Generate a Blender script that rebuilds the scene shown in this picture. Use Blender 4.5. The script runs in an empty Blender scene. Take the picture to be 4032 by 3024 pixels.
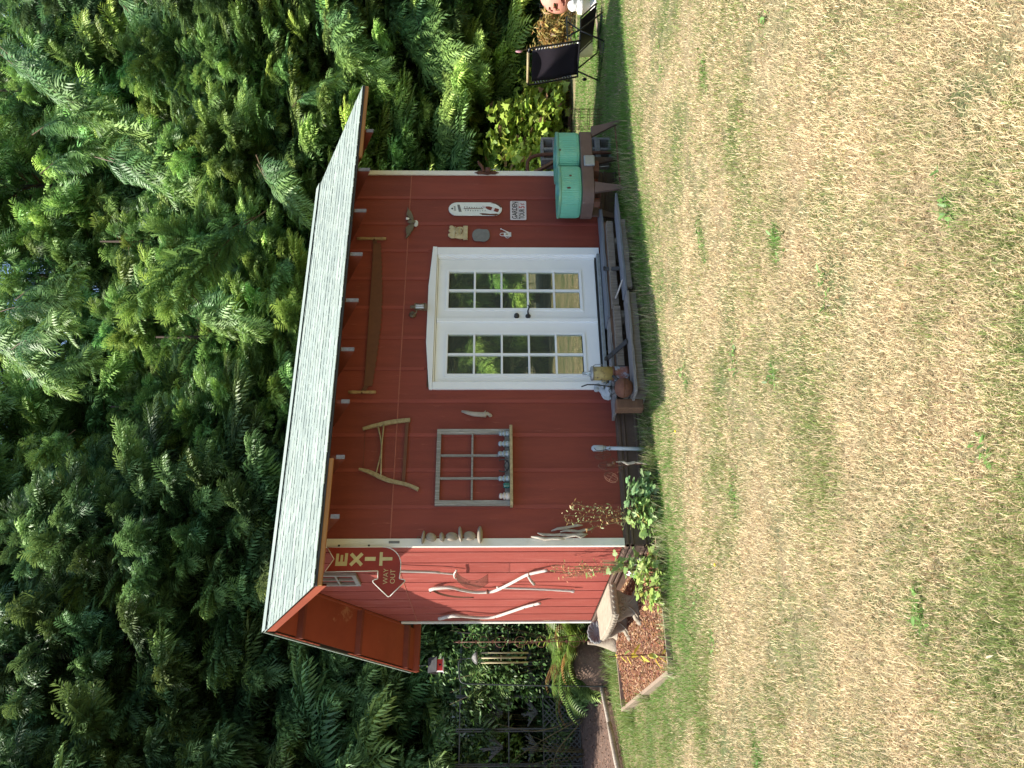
import bpy, bmesh, math, random
import numpy as np
from mathutils import Vector, Matrix
R_ = math.radians
random.seed(7); rng = np.random.default_rng(11)
sc = bpy.context.scene
COL = sc.collection
# ------------------------------------------------------------------ camera (phone held sideways: world up is picture left)
CAM = np.array([-2.6585, -8.5407, 1.6297])
F = Vector((0.46597651, 0.88460739, -0.01832122)); U = Vector((0.00853869, 0.01620981, 0.99983215)); RT = Vector((0.88475589, -0.46605473, 0.0))
cd = bpy.data.cameras.new('camera'); cam = bpy.data.objects.new('camera', cd); COL.objects.link(cam)
M3 = Matrix((-U, RT, -F)).transposed()
cam.matrix_world = Matrix.Translation(Vector(CAM)) @ M3.to_4x4()
cd.sensor_width = 36; cd.lens = 30.54; cd.clip_start = .05; cd.clip_end = 400
sc.camera = cam
# ------------------------------------------------------------------ light
EL, SUNX, SUNY = R_(61.5), -1.0, .26
w = bpy.data.worlds.new('World'); sc.world = w; w.use_nodes = True
nt = w.node_tree; bg = nt.nodes['Background']
sky = nt.nodes.new('ShaderNodeTexSky'); sky.sky_type = 'NISHITA'; sky.sun_disc = False
sky.sun_elevation = EL; sky.sun_rotation = math.atan2(SUNX, SUNY)
sky.air_density = 1.0; sky.dust_density = 1.2; sky.ozone_density = 1.0
nt.links.new(sky.outputs[0], bg.inputs[0]); bg.inputs[1].default_value = .15
sl = bpy.data.lights.new('sun', 'SUN'); sl.energy = 4.7; sl.angle = R_(.53); sl.color = (1, .95, .86)
so = bpy.data.objects.new('sun', sl); COL.objects.link(so)
h = math.cos(EL); n_ = math.hypot(SUNX, SUNY)
sdir = Vector((SUNX/n_*h, SUNY/n_*h, math.sin(EL)))
so.rotation_euler = sdir.to_track_quat('Z', 'Y').to_euler()
sc.view_settings.view_transform = 'Standard'; sc.view_settings.look = 'None'
sc.view_settings.exposure = 1.12; sc.view_settings.gamma = 1
try:
    sc.cycles.max_bounces = 8; sc.cycles.transparent_max_bounces = 12; sc.cycles.use_adaptive_sampling = True
except Exception: pass
# ------------------------------------------------------------------ materials
def mat(name, c1, c2=None, rough=.7, scale=8, stretch=(1,1,1), bump=.0, bscale=None, c3=None, s3=2.0, t3=(.55,.7), metal=0, spec=.4, detail=6, wave=None):
    m = bpy.data.materials.new(name); m.use_nodes = True; t = m.node_tree; b = t.nodes['Principled BSDF']; L = t.links.new
    b.inputs['Roughness'].default_value = rough; b.inputs['Metallic'].default_value = metal; b.inputs['Specular IOR Level'].default_value = spec
    tc = t.nodes.new('ShaderNodeTexCoord'); mp = t.nodes.new('ShaderNodeMapping'); mp.inputs['Scale'].default_value = stretch
    L(tc.outputs['Object'], mp.inputs[0])
    oi = t.nodes.new('ShaderNodeObjectInfo'); ad = t.nodes.new('ShaderNodeVectorMath'); ad.operation = 'ADD'
    sc_ = t.nodes.new('ShaderNodeVectorMath'); sc_.operation = 'SCALE'; cx = t.nodes.new('ShaderNodeCombineXYZ')
    for i in range(3): L(oi.outputs['Random'], cx.inputs[i])
    L(cx.outputs[0], sc_.inputs[0]); sc_.inputs['Scale'].default_value = 37.0
    L(mp.outputs[0], ad.inputs[0]); L(sc_.outputs[0], ad.inputs[1])
    c2 = c2 or tuple(x*.75 for x in c1)
    n = t.nodes.new('ShaderNodeTexNoise'); n.inputs['Scale'].default_value = scale; n.inputs['Detail'].default_value = detail; n.inputs['Roughness'].default_value = .65
    L(ad.outputs[0], n.inputs['Vector'])
    r = t.nodes.new('ShaderNodeValToRGB'); r.color_ramp.elements[0].position = .33; r.color_ramp.elements[1].position = .67
    r.color_ramp.elements[0].color = (*c1, 1); r.color_ramp.elements[1].color = (*c2, 1); L(n.outputs['Fac'], r.inputs[0])
    out = r.outputs[0]
    if c3:
        n3 = t.nodes.new('ShaderNodeTexNoise'); n3.inputs['Scale'].default_value = s3; n3.inputs['Detail'].default_value = 8; n3.inputs['Roughness'].default_value = .7
        L(ad.outputs[0], n3.inputs['Vector'])
        r3 = t.nodes.new('ShaderNodeMapRange'); r3.inputs[1].default_value = t3[0]; r3.inputs[2].default_value = t3[1]; L(n3.outputs['Fac'], r3.inputs[0])
        mx = t.nodes.new('ShaderNodeMix'); mx.data_type = 'RGBA'; L(r3.outputs[0], mx.inputs['Factor']); L(out, mx.inputs['A']); mx.inputs['B'].default_value = (*c3, 1); out = mx.outputs['Result']
    # small per-object tone shift
    hv = t.nodes.new('ShaderNodeHueSaturation'); mr = t.nodes.new('ShaderNodeMapRange'); mr.inputs[3].default_value = .9; mr.inputs[4].default_value = 1.1
    L(oi.outputs['Random'], mr.inputs[0]); L(mr.outputs[0], hv.inputs['Value']); L(out, hv.inputs['Color']); L(hv.outputs[0], b.inputs['Base Color'])
    if bump:
        nb = t.nodes.new('ShaderNodeTexNoise'); nb.inputs['Scale'].default_value = bscale or scale*3; nb.inputs['Detail'].default_value = 5; L(ad.outputs[0], nb.inputs['Vector'])
        bp = t.nodes.new('ShaderNodeBump'); bp.inputs['Strength'].default_value = bump; bp.inputs['Distance'].default_value = .01
        L(nb.outputs['Fac'], bp.inputs['Height']); L(bp.outputs[0], b.inputs['Normal'])
    return m
def leafmat(name, tint=(1,1,1), transl=.3, rough=.5, spec=.35):
    """colour comes from the per-leaf attribute (each leaf's own pigment)"""
    m = bpy.data.materials.new(name); m.use_nodes = True; t = m.node_tree; b = t.nodes['Principled BSDF']; L = t.links.new
    at = t.nodes.new('ShaderNodeAttribute'); at.attribute_name = 'Col'
    oi = t.nodes.new('ShaderNodeObjectInfo'); hv = t.nodes.new('ShaderNodeHueSaturation'); mr = t.nodes.new('ShaderNodeMapRange'); mr.inputs[3].default_value = .88; mr.inputs[4].default_value = 1.12
    L(oi.outputs['Random'], mr.inputs[0]); L(mr.outputs[0], hv.inputs['Value'])
    mu = t.nodes.new('ShaderNodeMix'); mu.data_type = 'RGBA'; mu.blend_type = 'MULTIPLY'; mu.inputs['Factor'].default_value = 1
    L(at.outputs['Color'], mu.inputs['A']); mu.inputs['B'].default_value = (*tint, 1); L(mu.outputs['Result'], hv.inputs['Color'])
    L(hv.outputs[0], b.inputs['Base Color']); b.inputs['Roughness'].default_value = rough; b.inputs['Specular IOR Level'].default_value = spec
    tr = t.nodes.new('ShaderNodeBsdfTranslucent'); L(hv.outputs[0], tr.inputs['Color'])
    ms = t.nodes.new('ShaderNodeMixShader'); ms.inputs[0].default_value = transl; L(b.outputs[0], ms.inputs[1]); L(tr.outputs[0], ms.inputs[2])
    L(ms.outputs[0], t.nodes['Material Output'].inputs['Surface'])
    return m
GR = (1, 1, .08)   # grain runs along z
M = dict(
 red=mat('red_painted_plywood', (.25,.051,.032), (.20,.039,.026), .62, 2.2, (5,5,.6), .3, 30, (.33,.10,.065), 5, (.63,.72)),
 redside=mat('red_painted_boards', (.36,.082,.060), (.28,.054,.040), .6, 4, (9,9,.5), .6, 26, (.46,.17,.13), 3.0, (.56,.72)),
 redbatten=mat('red_batten_paint', (.285,.062,.045), (.24,.05,.036), .6, 5, (8,8,.6), .2, 20),
 flash=mat('faded_red_flashing', (.42,.14,.09), (.33,.09,.06), .6, 8),
 soffit=mat('red_soffit_paint', (.30,.065,.028), (.24,.05,.022), .65, 2.5, bump=.1, c3=(.38,.17,.09), s3=2.2, t3=(.62,.67)),
 tail=mat('red_rafter_paint', (.20,.048,.024), (.15,.034,.02), .65, 6),
 tailend=mat('weathered_end_grain', (.27,.25,.245), (.17,.15,.14), .8, 30),
 fascia=mat('bare_orange_fascia_wood', (.42,.20,.06), (.33,.13,.035), .6, 5, (.4,6,8), .2),
 white=mat('white_door_paint', (.84,.85,.85), (.80,.81,.815), .4, 4, bump=.03, c3=(.62,.60,.50), s3=5, t3=(.7,.85)),
 cream=mat('cream_trim_paint', (.78,.76,.68), (.68,.65,.55), .55, 3, (2,2,.8), .2, 30, (.40,.38,.34), 9, (.68,.76)),
 shingle=mat('pale_grey_asphalt_shingle', (.285,.335,.295), (.215,.255,.225), .9, 90, bump=.5, bscale=300, c3=(.315,.36,.305), s3=1.2, t3=(.45,.6)),
 dark=mat('underlay_and_gap_shade', (.03,.028,.025), rough=.9),  # roof underlay, and the painted shade in the side board gaps
 skirt=mat('brown_ribbed_skirting', (.13,.085,.062), (.10,.065,.05), .55, 12, bump=.05, c3=(.22,.15,.10), s3=4, t3=(.6,.75)),
 interior=mat('unpainted_interior_ply', (.22,.15,.09), (.16,.10,.06), .8, 4, (4,4,.5)),
 pine=mat('pale_pine', (.55,.45,.26), (.45,.35,.18), .6, 6, (8,8,.6)),
 plankg=mat('grey_weathered_plank', (.30,.28,.26), (.17,.16,.15), .85, 7, (.5,9,9), .6, 40, (.38,.37,.36), 3, (.58,.7)),
 plankb=mat('blue_grey_weathered_plank', (.20,.215,.235), (.13,.14,.155), .8, 6, (.5,8,8), .4, 40, (.25,.22,.2), 2.5, (.6,.7)),
 plankr=mat('red_brown_plank', (.22,.12,.07), (.14,.075,.045), .8, 6, (.5,8,8), .4),
 beam=mat('rough_sawn_beam', (.27,.23,.19), (.15,.125,.10), .9, 9, (7,.6,.6), .8, 24),
 grayz=mat('silvered_wood', (.36,.34,.30), (.20,.185,.16), .85, 9, (9,9,.7), .6, 50, (.52,.50,.46), 6, (.55,.68)),
 drift=mat('driftwood', (.52,.46,.38), (.30,.25,.19), .85, 7, (7,7,.8), .6, 40),
 bone=mat('bleached_wood', (.56,.52,.46), (.40,.36,.31), .8, 8, (8,8,.8), .4, 40, (.28,.20,.14), 7, (.6,.7)),
 tan=mat('worn_tan_handle', (.43,.30,.15), (.30,.19,.09), .7, 8, (1,4,4)),
 olive=mat('old_yellow_wood', (.44,.36,.20), (.27,.20,.10), .8, 7, (4,4,4), .4),
 rust=mat('rust', (.16,.07,.04), (.10,.042,.028), .85, 20, bump=.4),
 rustsaw=mat('rusty_saw_steel', (.155,.062,.032), (.12,.048,.027), .75, 12, bump=.1),
 iron=mat('dark_iron', (.035,.035,.036), (.05,.045,.04), .6, 20, bump=.3),
 stone=mat('carved_concrete', (.33,.28,.205), (.23,.19,.14), .9, 14, bump=.5, bscale=60, c3=(.30,.25,.19), s3=6, t3=(.55,.72)),
 whites=mat('white_painted_stone', (.78,.77,.73), (.64,.62,.58), .8, 14, bump=.5, bscale=50),
 cherub=mat('pale_grey_plaster', (.50,.53,.54), (.38,.41,.42), .8, 14, bump=.4),
 pebble=mat('river_stone', (.36,.29,.21), (.22,.18,.13), .6, 9, bump=.15),
 yplaque=mat('yellowed_plaster', (.58,.49,.30), (.43,.34,.18), .7, 22, bump=.3),
 slate=mat('grey_cast_plaque', (.20,.20,.19), (.15,.15,.145), .7, 25, bump=.5),
 mint=mat('mint_enamel', (.15,.47,.33), (.125,.41,.29), .35, 5, spec=.5, c3=(.24,.50,.32), s3=2.2, t3=(.52,.66)),
 brownm=mat('brown_metal_frame', (.16,.10,.08), (.125,.08,.065), .6, 9, bump=.15, c3=(.28,.24,.22), s3=5, t3=(.62,.72)),
 galv=mat('galvanised_steel', (.40,.43,.45), (.28,.30,.31), .5, 16, metal=.5),
 blackf=mat('black_sling_fabric', (.030,.024,.032), (.026,.021,.028), .55, 60),
 blackm=mat('black_tube', (.02,.02,.021), rough=.3),
 cord=mat('white_cord', (.6,.6,.6), rough=.7),
 terra=mat('terracotta', (.58,.26,.19), (.48,.20,.14), .75, 10),
 cinder=mat('cinder_block', (.30,.29,.27), (.20,.19,.18), .95, 40, bump=.8),
 pvc=mat('grey_pvc', (.50,.55,.57), (.44,.48,.50), .45, 5),
 enamel=mat('white_enamel', (.72,.74,.70), (.66,.68,.64), .35, 12, c3=(.30,.12,.04), s3=4, t3=(.64,.68)),
 signw=mat('pinkish_white_sign', (.66,.60,.60), (.60,.54,.54), .5, 12),
 black=mat('black_print', (.02,.02,.02), rough=.6),
 redp=mat('red_print', (.42,.02,.025), rough=.5),
 maroon=mat('dark_red_bottle_print', (.20,.04,.03), rough=.5),
 signred=mat('exit_sign_red', (.30,.035,.022), (.25,.03,.02), .5, 6),
 signy=mat('chipped_cream_lettering', (.62,.54,.27), (.55,.46,.22), .6, 20, c3=(.25,.2,.1), s3=30, t3=(.66,.7)),
 lantern=mat('antique_lantern_metal', (.22,.17,.10), (.14,.10,.06), .5, 20, metal=.3),
 frost=mat('frosted_white_glass', (.72,.74,.76), (.66,.68,.70), .25, 8),
 bark=mat('red_bark_mulch', (.17,.075,.04), (.08,.036,.022), .9, 26, bump=.8, bscale=60),
 dirt=mat('dark_dirt', (.17,.105,.075), (.09,.058,.042), .95, 16, bump=.9, bscale=50, c3=(.22,.15,.10), s3=8, t3=(.58,.7)),
 edge=mat('pale_edging_board', (.31,.235,.165), (.22,.165,.115), .85, 9, (4,4,4), .3),
 trunk=mat('cedar_bark', (.06,.04,.028), (.03,.02,.015), .95, 6, (5,5,.6), .9, 14),
 stem=mat('green_brown_stem', (.16,.12,.05), (.09,.07,.03), .8, 10),
 darkstem=mat('dark_red_stem', (.10,.03,.02), rough=.8),
 lattice=mat('charcoal_metal_panel', (.065,.066,.064), (.085,.085,.08), .6, 12),
 hookm=mat('dark_green_rod', (.05,.06,.055), rough=.5),
 bamboo=mat('pale_bamboo', (.50,.42,.24), (.36,.29,.15), .6, 8, (6,6,.6)),
 rblk=mat('dark_birdhouse_roof', (.03,.03,.032), (.06,.06,.06), .6, 10),
 rred=mat('bright_red_paint', (.62,.05,.045), (.52,.04,.035), .5, 10),
 copper=mat('old_copper', (.24,.12,.075), (.15,.075,.05), .6, 16),
 yellow=mat('yellow_flower', (.8,.6,.03), rough=.6),
 pink=mat('pink_bloom', (.6,.3,.35), rough=.6),
 glassg=mat('grey_glass', (.22,.27,.29), (.30,.35,.37), .12, 6, spec=.9),
 glasst=mat('teal_glass', (.01,.12,.11), (.02,.16,.14), .12, 6, spec=.9),
 porc=mat('brown_white_porcelain', (.62,.56,.50), (.45,.38,.32), .25, 6),
 canm=mat('flaking_yellow_can_paint', (.42,.33,.12), (.30,.22,.08), .6, 14, c3=(.06,.045,.03), s3=11, t3=(.52,.6)),
 canb=mat('rust_and_blue_grey_tin', (.30,.34,.38), (.20,.23,.26), .55, 10, c3=(.20,.075,.05), s3=5, t3=(.5,.56)),
)
def glass():
    m = bpy.data.materials.new('window_glass'); m.use_nodes = True; t = m.node_tree; t.nodes.remove(t.nodes['Principled BSDF']); L = t.links.new
    a = t.nodes.new('ShaderNodeBsdfTransparent'); a.inputs[0].default_value = (.72,.76,.68,1)
    g = t.nodes.new('ShaderNodeBsdfGlossy'); g.inputs['Roughness'].default_value = .008; g.inputs[0].default_value = (.95,1,.9,1)
    n = t.nodes.new('ShaderNodeTexNoise'); n.inputs['Scale'].default_value = 3.5; tc = t.nodes.new('ShaderNodeTexCoord'); L(tc.outputs['Object'], n.inputs[0])
    bp = t.nodes.new('ShaderNodeBump'); bp.inputs['Strength'].default_value = .03; bp.inputs['Distance'].default_value = .01; L(n.outputs['Fac'], bp.inputs['Height']); L(bp.outputs[0], g.inputs['Normal'])
    x = t.nodes.new('ShaderNodeMixShader'); x.inputs[0].default_value = .27
    L(a.outputs[0], x.inputs[1]); L(g.outputs[0], x.inputs[2])
    df = t.nodes.new('ShaderNodeBsdfDiffuse'); df.inputs[0].default_value = (.42,.45,.36,1); y = t.nodes.new('ShaderNodeMixShader'); y.inputs[0].default_value = .10; L(x.outputs[0], y.inputs[1]); L(df.outputs[0], y.inputs[2]); L(y.outputs[0], t.nodes['Material Output'].inputs['Surface'])
    return m
M['glass'] = glass()
def clear_glass():
    m = bpy.data.materials.new('clear_lamp_glass'); m.use_nodes = True; b = m.node_tree.nodes['Principled BSDF']
    b.inputs['Transmission Weight'].default_value = .8; b.inputs['Roughness'].default_value = .1; b.inputs['Base Color'].default_value = (.8,.87,.88,1); return m
M['clear'] = clear_glass()
M['cedar'] = leafmat('cedar_foliage', (1,1,1.02), .30, .5, .4)
M['cedar_sun_tint'] = leafmat('cedar_foliage_painted_sun', (2.05,1.88,1.50), .32, .5, .45)  # brightened copy of the cedar foliage, sunlight put into its colour
M['leaf'] = leafmat('broad_leaf', (1,1,1), .38, .45, .4)
M['grass'] = leafmat('grass_blade', (1,1,1), .3, .6, .25)
# ------------------------------------------------------------------ object helpers
WL = {}
def settags(o, label=None, cat=None, group=None, kind=None):
    if label: o['label'] = label
    if cat: o['category'] = cat
    if group: o['group'] = group
    if kind: o['kind'] = kind
    return o
def thing(name, label, cat, loc=(0,0,0), group=None):
    o = bpy.data.objects.new(name, None); o.empty_display_size = .1; COL.objects.link(o); o.location = loc
    WL[o.name] = Vector(loc); return settags(o, label, cat, group)
def wl(o): return WL.get(o.name, Vector((0,0,0))) if o else Vector((0,0,0))
def link(name, me, m, parent=None, loc=None):
    """loc: world location of the object's origin"""
    o = bpy.data.objects.new(name, me); COL.objects.link(o)
    if m and len(me.materials) == 0: me.materials.append(m)
    L = Vector(loc) if loc is not None else (wl(parent) if parent else Vector((0,0,0)))
    WL[o.name] = L
    if parent: o.parent = parent
    o.location = L - (wl(parent) if parent else Vector((0,0,0)))
    return o
class MB:
    def __init__(s): s.v = []; s.f = []; s.sm = []
    def add(s, V, Fc, smooth=False):
        b = len(s.v); s.v += [tuple(map(float, p)) for p in V]; s.f += [tuple(b+i for i in f) for f in Fc]; s.sm += [smooth]*len(Fc); return s
    def box(s, x0, x1, y0, y1, z0, z1):
        if x0 > x1: x0, x1 = x1, x0
        if y0 > y1: y0, y1 = y1, y0
        if z0 > z1: z0, z1 = z1, z0
        V = [(x,y,z) for z in (z0,z1) for y in (y0,y1) for x in (x0,x1)]
        return s.add(V, [(0,2,3,1),(4,5,7,6),(0,1,5,4),(2,6,7,3),(0,4,6,2),(1,3,7,5)])
    def obox(s, c, ax, ay, az):
        c = Vector(c); ax, ay, az = Vector(ax), Vector(ay), Vector(az)
        V = [c+ax*i+ay*j+az*k for k in (-1,1) for j in (-1,1) for i in (-1,1)]
        return s.add(V, [(0,2,3,1),(4,5,7,6),(0,1,5,4),(2,6,7,3),(0,4,6,2),(1,3,7,5)])
    def bar(s, a, b, w, d, up=(0,0,1)):
        a, b = Vector(a), Vector(b); x = (b-a).normalized(); up = Vector(up)
        y = x.cross(up)
        if y.length < 1e-4: y = x.cross(Vector((0,1,0)))
        y.normalize(); z = y.cross(x).normalized()
        return s.obox((a+b)/2, x*((b-a).length/2), y*w/2, z*d/2)
    def tube(s, P, r, n=8, flat=1.0, up=(0,0,1), cap=True):
        P = [Vector(p) for p in P]; k = len(P)
        if not hasattr(r, '__len__'): r = [r]*k
        V = []; nrm = None
        for i in range(k):
            t = (P[min(i+1,k-1)]-P[max(i-1,0)]).normalized()
            if nrm is None:
                u = Vector(up); nrm = u - t*u.dot(t)
                if nrm.length < 1e-3: u = Vector((1,0,0)); nrm = u - t*u.dot(t)
            else: nrm = nrm - t*nrm.dot(t)
            nrm.normalize(); bn = t.cross(nrm)
            for j in range(n):
                a = 2*math.pi*j/n; V.append(P[i]+nrm*math.cos(a)*r[i]+bn*math.sin(a)*r[i]*flat)
        Fc = [(i*n+j, i*n+(j+1)%n, (i+1)*n+(j+1)%n, (i+1)*n+j) for i in range(k-1) for j in range(n)]
        if cap: Fc += [tuple(range(n-1,-1,-1)), tuple((k-1)*n+j for j in range(n))]
        return s.add(V, Fc, True)
    def prism(s, poly, axis, a, b):
        """poly in the two other axes; axis 'y' -> (x,z), 'x' -> (y,z), 'z' -> (x,y)"""
        f = {'y': lambda p,t:(p[0],t,p[1]), 'x': lambda p,t:(t,p[0],p[1]), 'z': lambda p,t:(p[0],p[1],t)}[axis]
        n = len(poly); V = [f(p,a) for p in poly]+[f(p,b) for p in poly]
        A = sum(poly[i][0]*poly[(i+1)%n][1]-poly[(i+1)%n][0]*poly[i][1] for i in range(n))
        side = [(i,(i+1)%n,n+(i+1)%n,n+i) for i in range(n)]
        return s.add(V, [tuple(range(n-1,-1,-1)), tuple(range(n,2*n))]+side)
    def lathe(s, prof, c, n=16, axis='z', start=0):
        c = Vector(c); V = []
        for r, hh in prof:
            for j in range(n):
                a = 2*math.pi*j/n+start; x, y = r*math.cos(a), r*math.sin(a)
                V.append(c+Vector({'z':(x,y,hh),'y':(x,hh,y),'x':(hh,x,y)}[axis]))
        k = len(prof); Fc = [(i*n+j, i*n+(j+1)%n, (i+1)*n+(j+1)%n, (i+1)*n+j) for i in range(k-1) for j in range(n)]
        Fc += [tuple(range(n-1,-1,-1)), tuple((k-1)*n+j for j in range(n))]
        return s.add(V, Fc, True)
    def blob(s, c, rx, ry, rz, n=12, m=8, rough=0, seed=0, rot=None):
        rr = random.Random(seed); V = []; c = Vector(c)
        for i in range(m+1):
            th = math.pi*i/m
            for j in range(n):
                a = 2*math.pi*j/n; k = 1+rr.uniform(-rough, rough)
                p = Vector((rx*math.sin(th)*math.cos(a)*k, ry*math.sin(th)*math.sin(a)*k, rz*math.cos(th)*k))
                if rot: p = rot @ p
                V.append(c+p)
        return s.add(V, [(i*n+j, (i+1)*n+j, (i+1)*n+(j+1)%n, i*n+(j+1)%n) for i in range(m) for j in range(n)], True)
    def mesh(s, name, origin=(0,0,0)):
        me = bpy.data.meshes.new(name); O = Vector(origin)
        me.from_pydata([Vector(p)-O for p in s.v], [], s.f); me.validate(clean_customdata=False)
        if len(me.polygons) == len(s.sm): me.polygons.foreach_set('use_smooth', s.sm)
        bm = bmesh.new(); bm.from_mesh(me); bmesh.ops.remove_doubles(bm, verts=bm.verts, dist=1e-6); bmesh.ops.recalc_face_normals(bm, faces=bm.faces); bm.to_mesh(me); bm.free()
        return me
    def build(s, name, m, parent=None, bevel=0, origin=None):
        O = Vector(origin) if origin is not None else (wl(parent) if parent else Vector((0,0,0)))
        o = link(name, s.mesh(name, O), m, parent, O)
        if bevel:
            b = o.modifiers.new('bevel', 'BEVEL'); b.width = bevel; b.segments = 2; b.limit_method = 'ANGLE'; b.angle_limit = R_(35)
        return o
def fast(name, V, T, C, m, parent=None, loc=(0,0,0), kind=None):
    me = fastmesh(name, V, T, C, m); return link(name, me, m, parent, loc)
def fastmesh(name, V, T, C, m):
    me = bpy.data.meshes.new(name); nv, nf = len(V), len(T)
    me.vertices.add(nv); me.vertices.foreach_set('co', np.ascontiguousarray(V, dtype=np.float32).ravel())
    me.loops.add(nf*3); me.loops.foreach_set('vertex_index', np.ascontiguousarray(T, dtype=np.int32).ravel())
    me.polygons.add(nf); me.polygons.foreach_set('loop_start', np.arange(0, nf*3, 3, dtype=np.int32))
    a = me.color_attributes.new('Col', 'FLOAT_COLOR', 'POINT')
    CC = np.ones((nv,4), np.float32); CC[:,:3] = C; a.data.foreach_set('color', CC.ravel())
    me.materials.append(m); me.update(calc_edges=True); return me
def text(s, size, x, z, y, m, parent, xs=1.0, name='lettering', ax='left', thick=.001, face='front', ang=0, bold=0):
    cu = bpy.data.curves.new('txt', 'FONT'); cu.body = s; cu.size = size; cu.extrude = thick; cu.align_x = 'CENTER' if ax == 'c' else 'LEFT'; cu.offset = bold; cu.resolution_u = 3
    to = bpy.data.objects.new('txt', cu); COL.objects.link(to)
    dg = bpy.context.evaluated_depsgraph_get(); me = bpy.data.meshes.new_from_object(to.evaluated_get(dg)); bpy.data.objects.remove(to)
    me.transform(Matrix.Rotation(R_(90), 4, 'X') @ Matrix.Rotation(R_(ang), 4, 'Z') @ Matrix.Diagonal((xs,1,1,1)))
    me.materials.clear(); return link(name, me, m, parent, (x, y, z))
def smooth(a, b, x): t = np.clip((x-a)/(b-a), 0, 1); return t*t*(3-2*t)
def gh(x, y):
    """lawn height"""
    x = np.asarray(x, float); y = np.asarray(y, float)
    return .07*smooth(1.2, 4.6, x)*smooth(-4, -.5, y) + .02*np.sin(x*.9+1)*np.sin(y*.7) * smooth(0, -2.5, y)
def gz(x, y): return float(gh(x, y))
G = .335; LX = 4.877; WY = 3.482
# ================================================================== SETTING
def sheet(name, x0, x1, y0, y1, nx, ny, hf, m, kind='structure'):
    xs = np.linspace(x0, x1, nx); ys = np.linspace(y0, y1, ny); X, Y = np.meshgrid(xs, ys); Z = hf(X, Y)
    V = np.stack([X, Y, Z], -1).reshape(-1, 3); me = bpy.data.meshes.new(name)
    Q = [(j*nx+i, j*nx+i+1, (j+1)*nx+i+1, (j+1)*nx+i) for j in range(ny-1) for i in range(nx-1)]
    me.from_pydata(V.tolist(), [], Q); me.polygons.foreach_set('use_smooth', [True]*len(Q)); o = link(name, me, m); o['kind'] = kind; return o
def lawnmat():
    m = bpy.data.materials.new('dry_lawn'); m.use_nodes = True; t = m.node_tree; b = t.nodes['Principled BSDF']; L = t.links.new
    tc = t.nodes.new('ShaderNodeTexCoord'); b.inputs['Roughness'].default_value = .95
    def nz(s, d=6, r=.6):
        n = t.nodes.new('ShaderNodeTexNoise'); n.inputs['Scale'].default_value = s; n.inputs['Detail'].default_value = d; n.inputs['Roughness'].default_value = r; L(tc.outputs['Object'], n.inputs['Vector']); return n
    def rp(n, a, b_, ca, cb):
        r = t.nodes.new('ShaderNodeValToRGB'); r.color_ramp.elements[0].position = a; r.color_ramp.elements[1].position = b_; r.color_ramp.elements[0].color = (*ca,1); r.color_ramp.elements[1].color = (*cb,1); L(n.outputs['Fac'], r.inputs[0]); return r
    a = rp(nz(130, 4), .35, .7, (.16,.12,.055), (.50,.39,.22)); g = rp(nz(110, 4), .35, .7, (.05,.07,.02), (.17,.20,.06))
    k = t.nodes.new('ShaderNodeMapRange'); L(nz(1.3, 8, .7).outputs['Fac'], k.inputs[0]); k.inputs[1].default_value = .42; k.inputs[2].default_value = .62
    mx = t.nodes.new('ShaderNodeMix'); mx.data_type = 'RGBA'; L(k.outputs[0], mx.inputs['Factor']); L(a.outputs[0], mx.inputs['A']); L(g.outputs[0], mx.inputs['B']); v2 = t.nodes.new('ShaderNodeMapRange'); L(nz(9, 7, .75).outputs['Fac'], v2.inputs[0]); v2.inputs[1].default_value = .35; v2.inputs[2].default_value = .65; v2.inputs[3].default_value = .55; v2.inputs[4].default_value = 1.1
    hs = t.nodes.new('ShaderNodeHueSaturation'); L(mx.outputs['Result'], hs.inputs['Color']); L(v2.outputs[0], hs.inputs['Value']); L(hs.outputs[0], b.inputs['Base Color'])
    bp = t.nodes.new('ShaderNodeBump'); bp.inputs['Strength'].default_value = .8; bp.inputs['Distance'].default_value = .02; L(nz(90).outputs['Fac'], bp.inputs['Height']); L(bp.outputs[0], b.inputs['Normal'])
    return m
M['lawn'] = lawnmat()
def ground_h(X, Y):
    far = smooth(12, 60, np.hypot(X, Y)); return gh(X, Y)*(1-far)
sheet('ground', -14, 22, -14, 20, 145, 137, ground_h, M['lawn'])
o = MB()
for a in ((-150,150,-150,-14),(-150,150,20,150),(-150,-14,-14,20),(22,150,-14,20)): o.add([(a[0],a[2],0),(a[1],a[2],0),(a[1],a[3],0),(a[0],a[3],0)], [(0,1,2,3)])
o.build('far_ground', M['lawn'])['kind'] = 'structure'
# soil under the trees
def pz(X, Y): return gh(X, Y)+.012+.03*np.sin(X*3)*np.sin(Y*2.3+1)
sheet('forest_floor', -13.5, 21, 5.2, 19.5, 90, 50, lambda X,Y: ground_h(X,Y)-.06+.085*smooth(5.3,5.9,Y-.6*smooth(4,6,X)+.8*np.clip(X-12,0,9))+.02*np.sin(X*3)*np.sin(Y*2.3+1), M['dirt'])
# ================================================================== SHED
shed = thing('garden_shed', 'red board-sided garden shed with pale shingled roof and white french doors', 'shed', (0,0,0))
Y1 = .012
SIDING = []
# roof geometry numbers
OV, YR, ZR, OF, ZE, YB, ZB, OVR = .587, 1.261, 4.205, .675, 3.308, 3.905, 2.815, .80
mf = (ZR-ZE)/(YR+OF); mb = (ZR-ZB)/(YB-YR)
def rz(y): return ZE+mf*(y+OF) if y < YR else ZR-mb*(y-YR)
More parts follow.
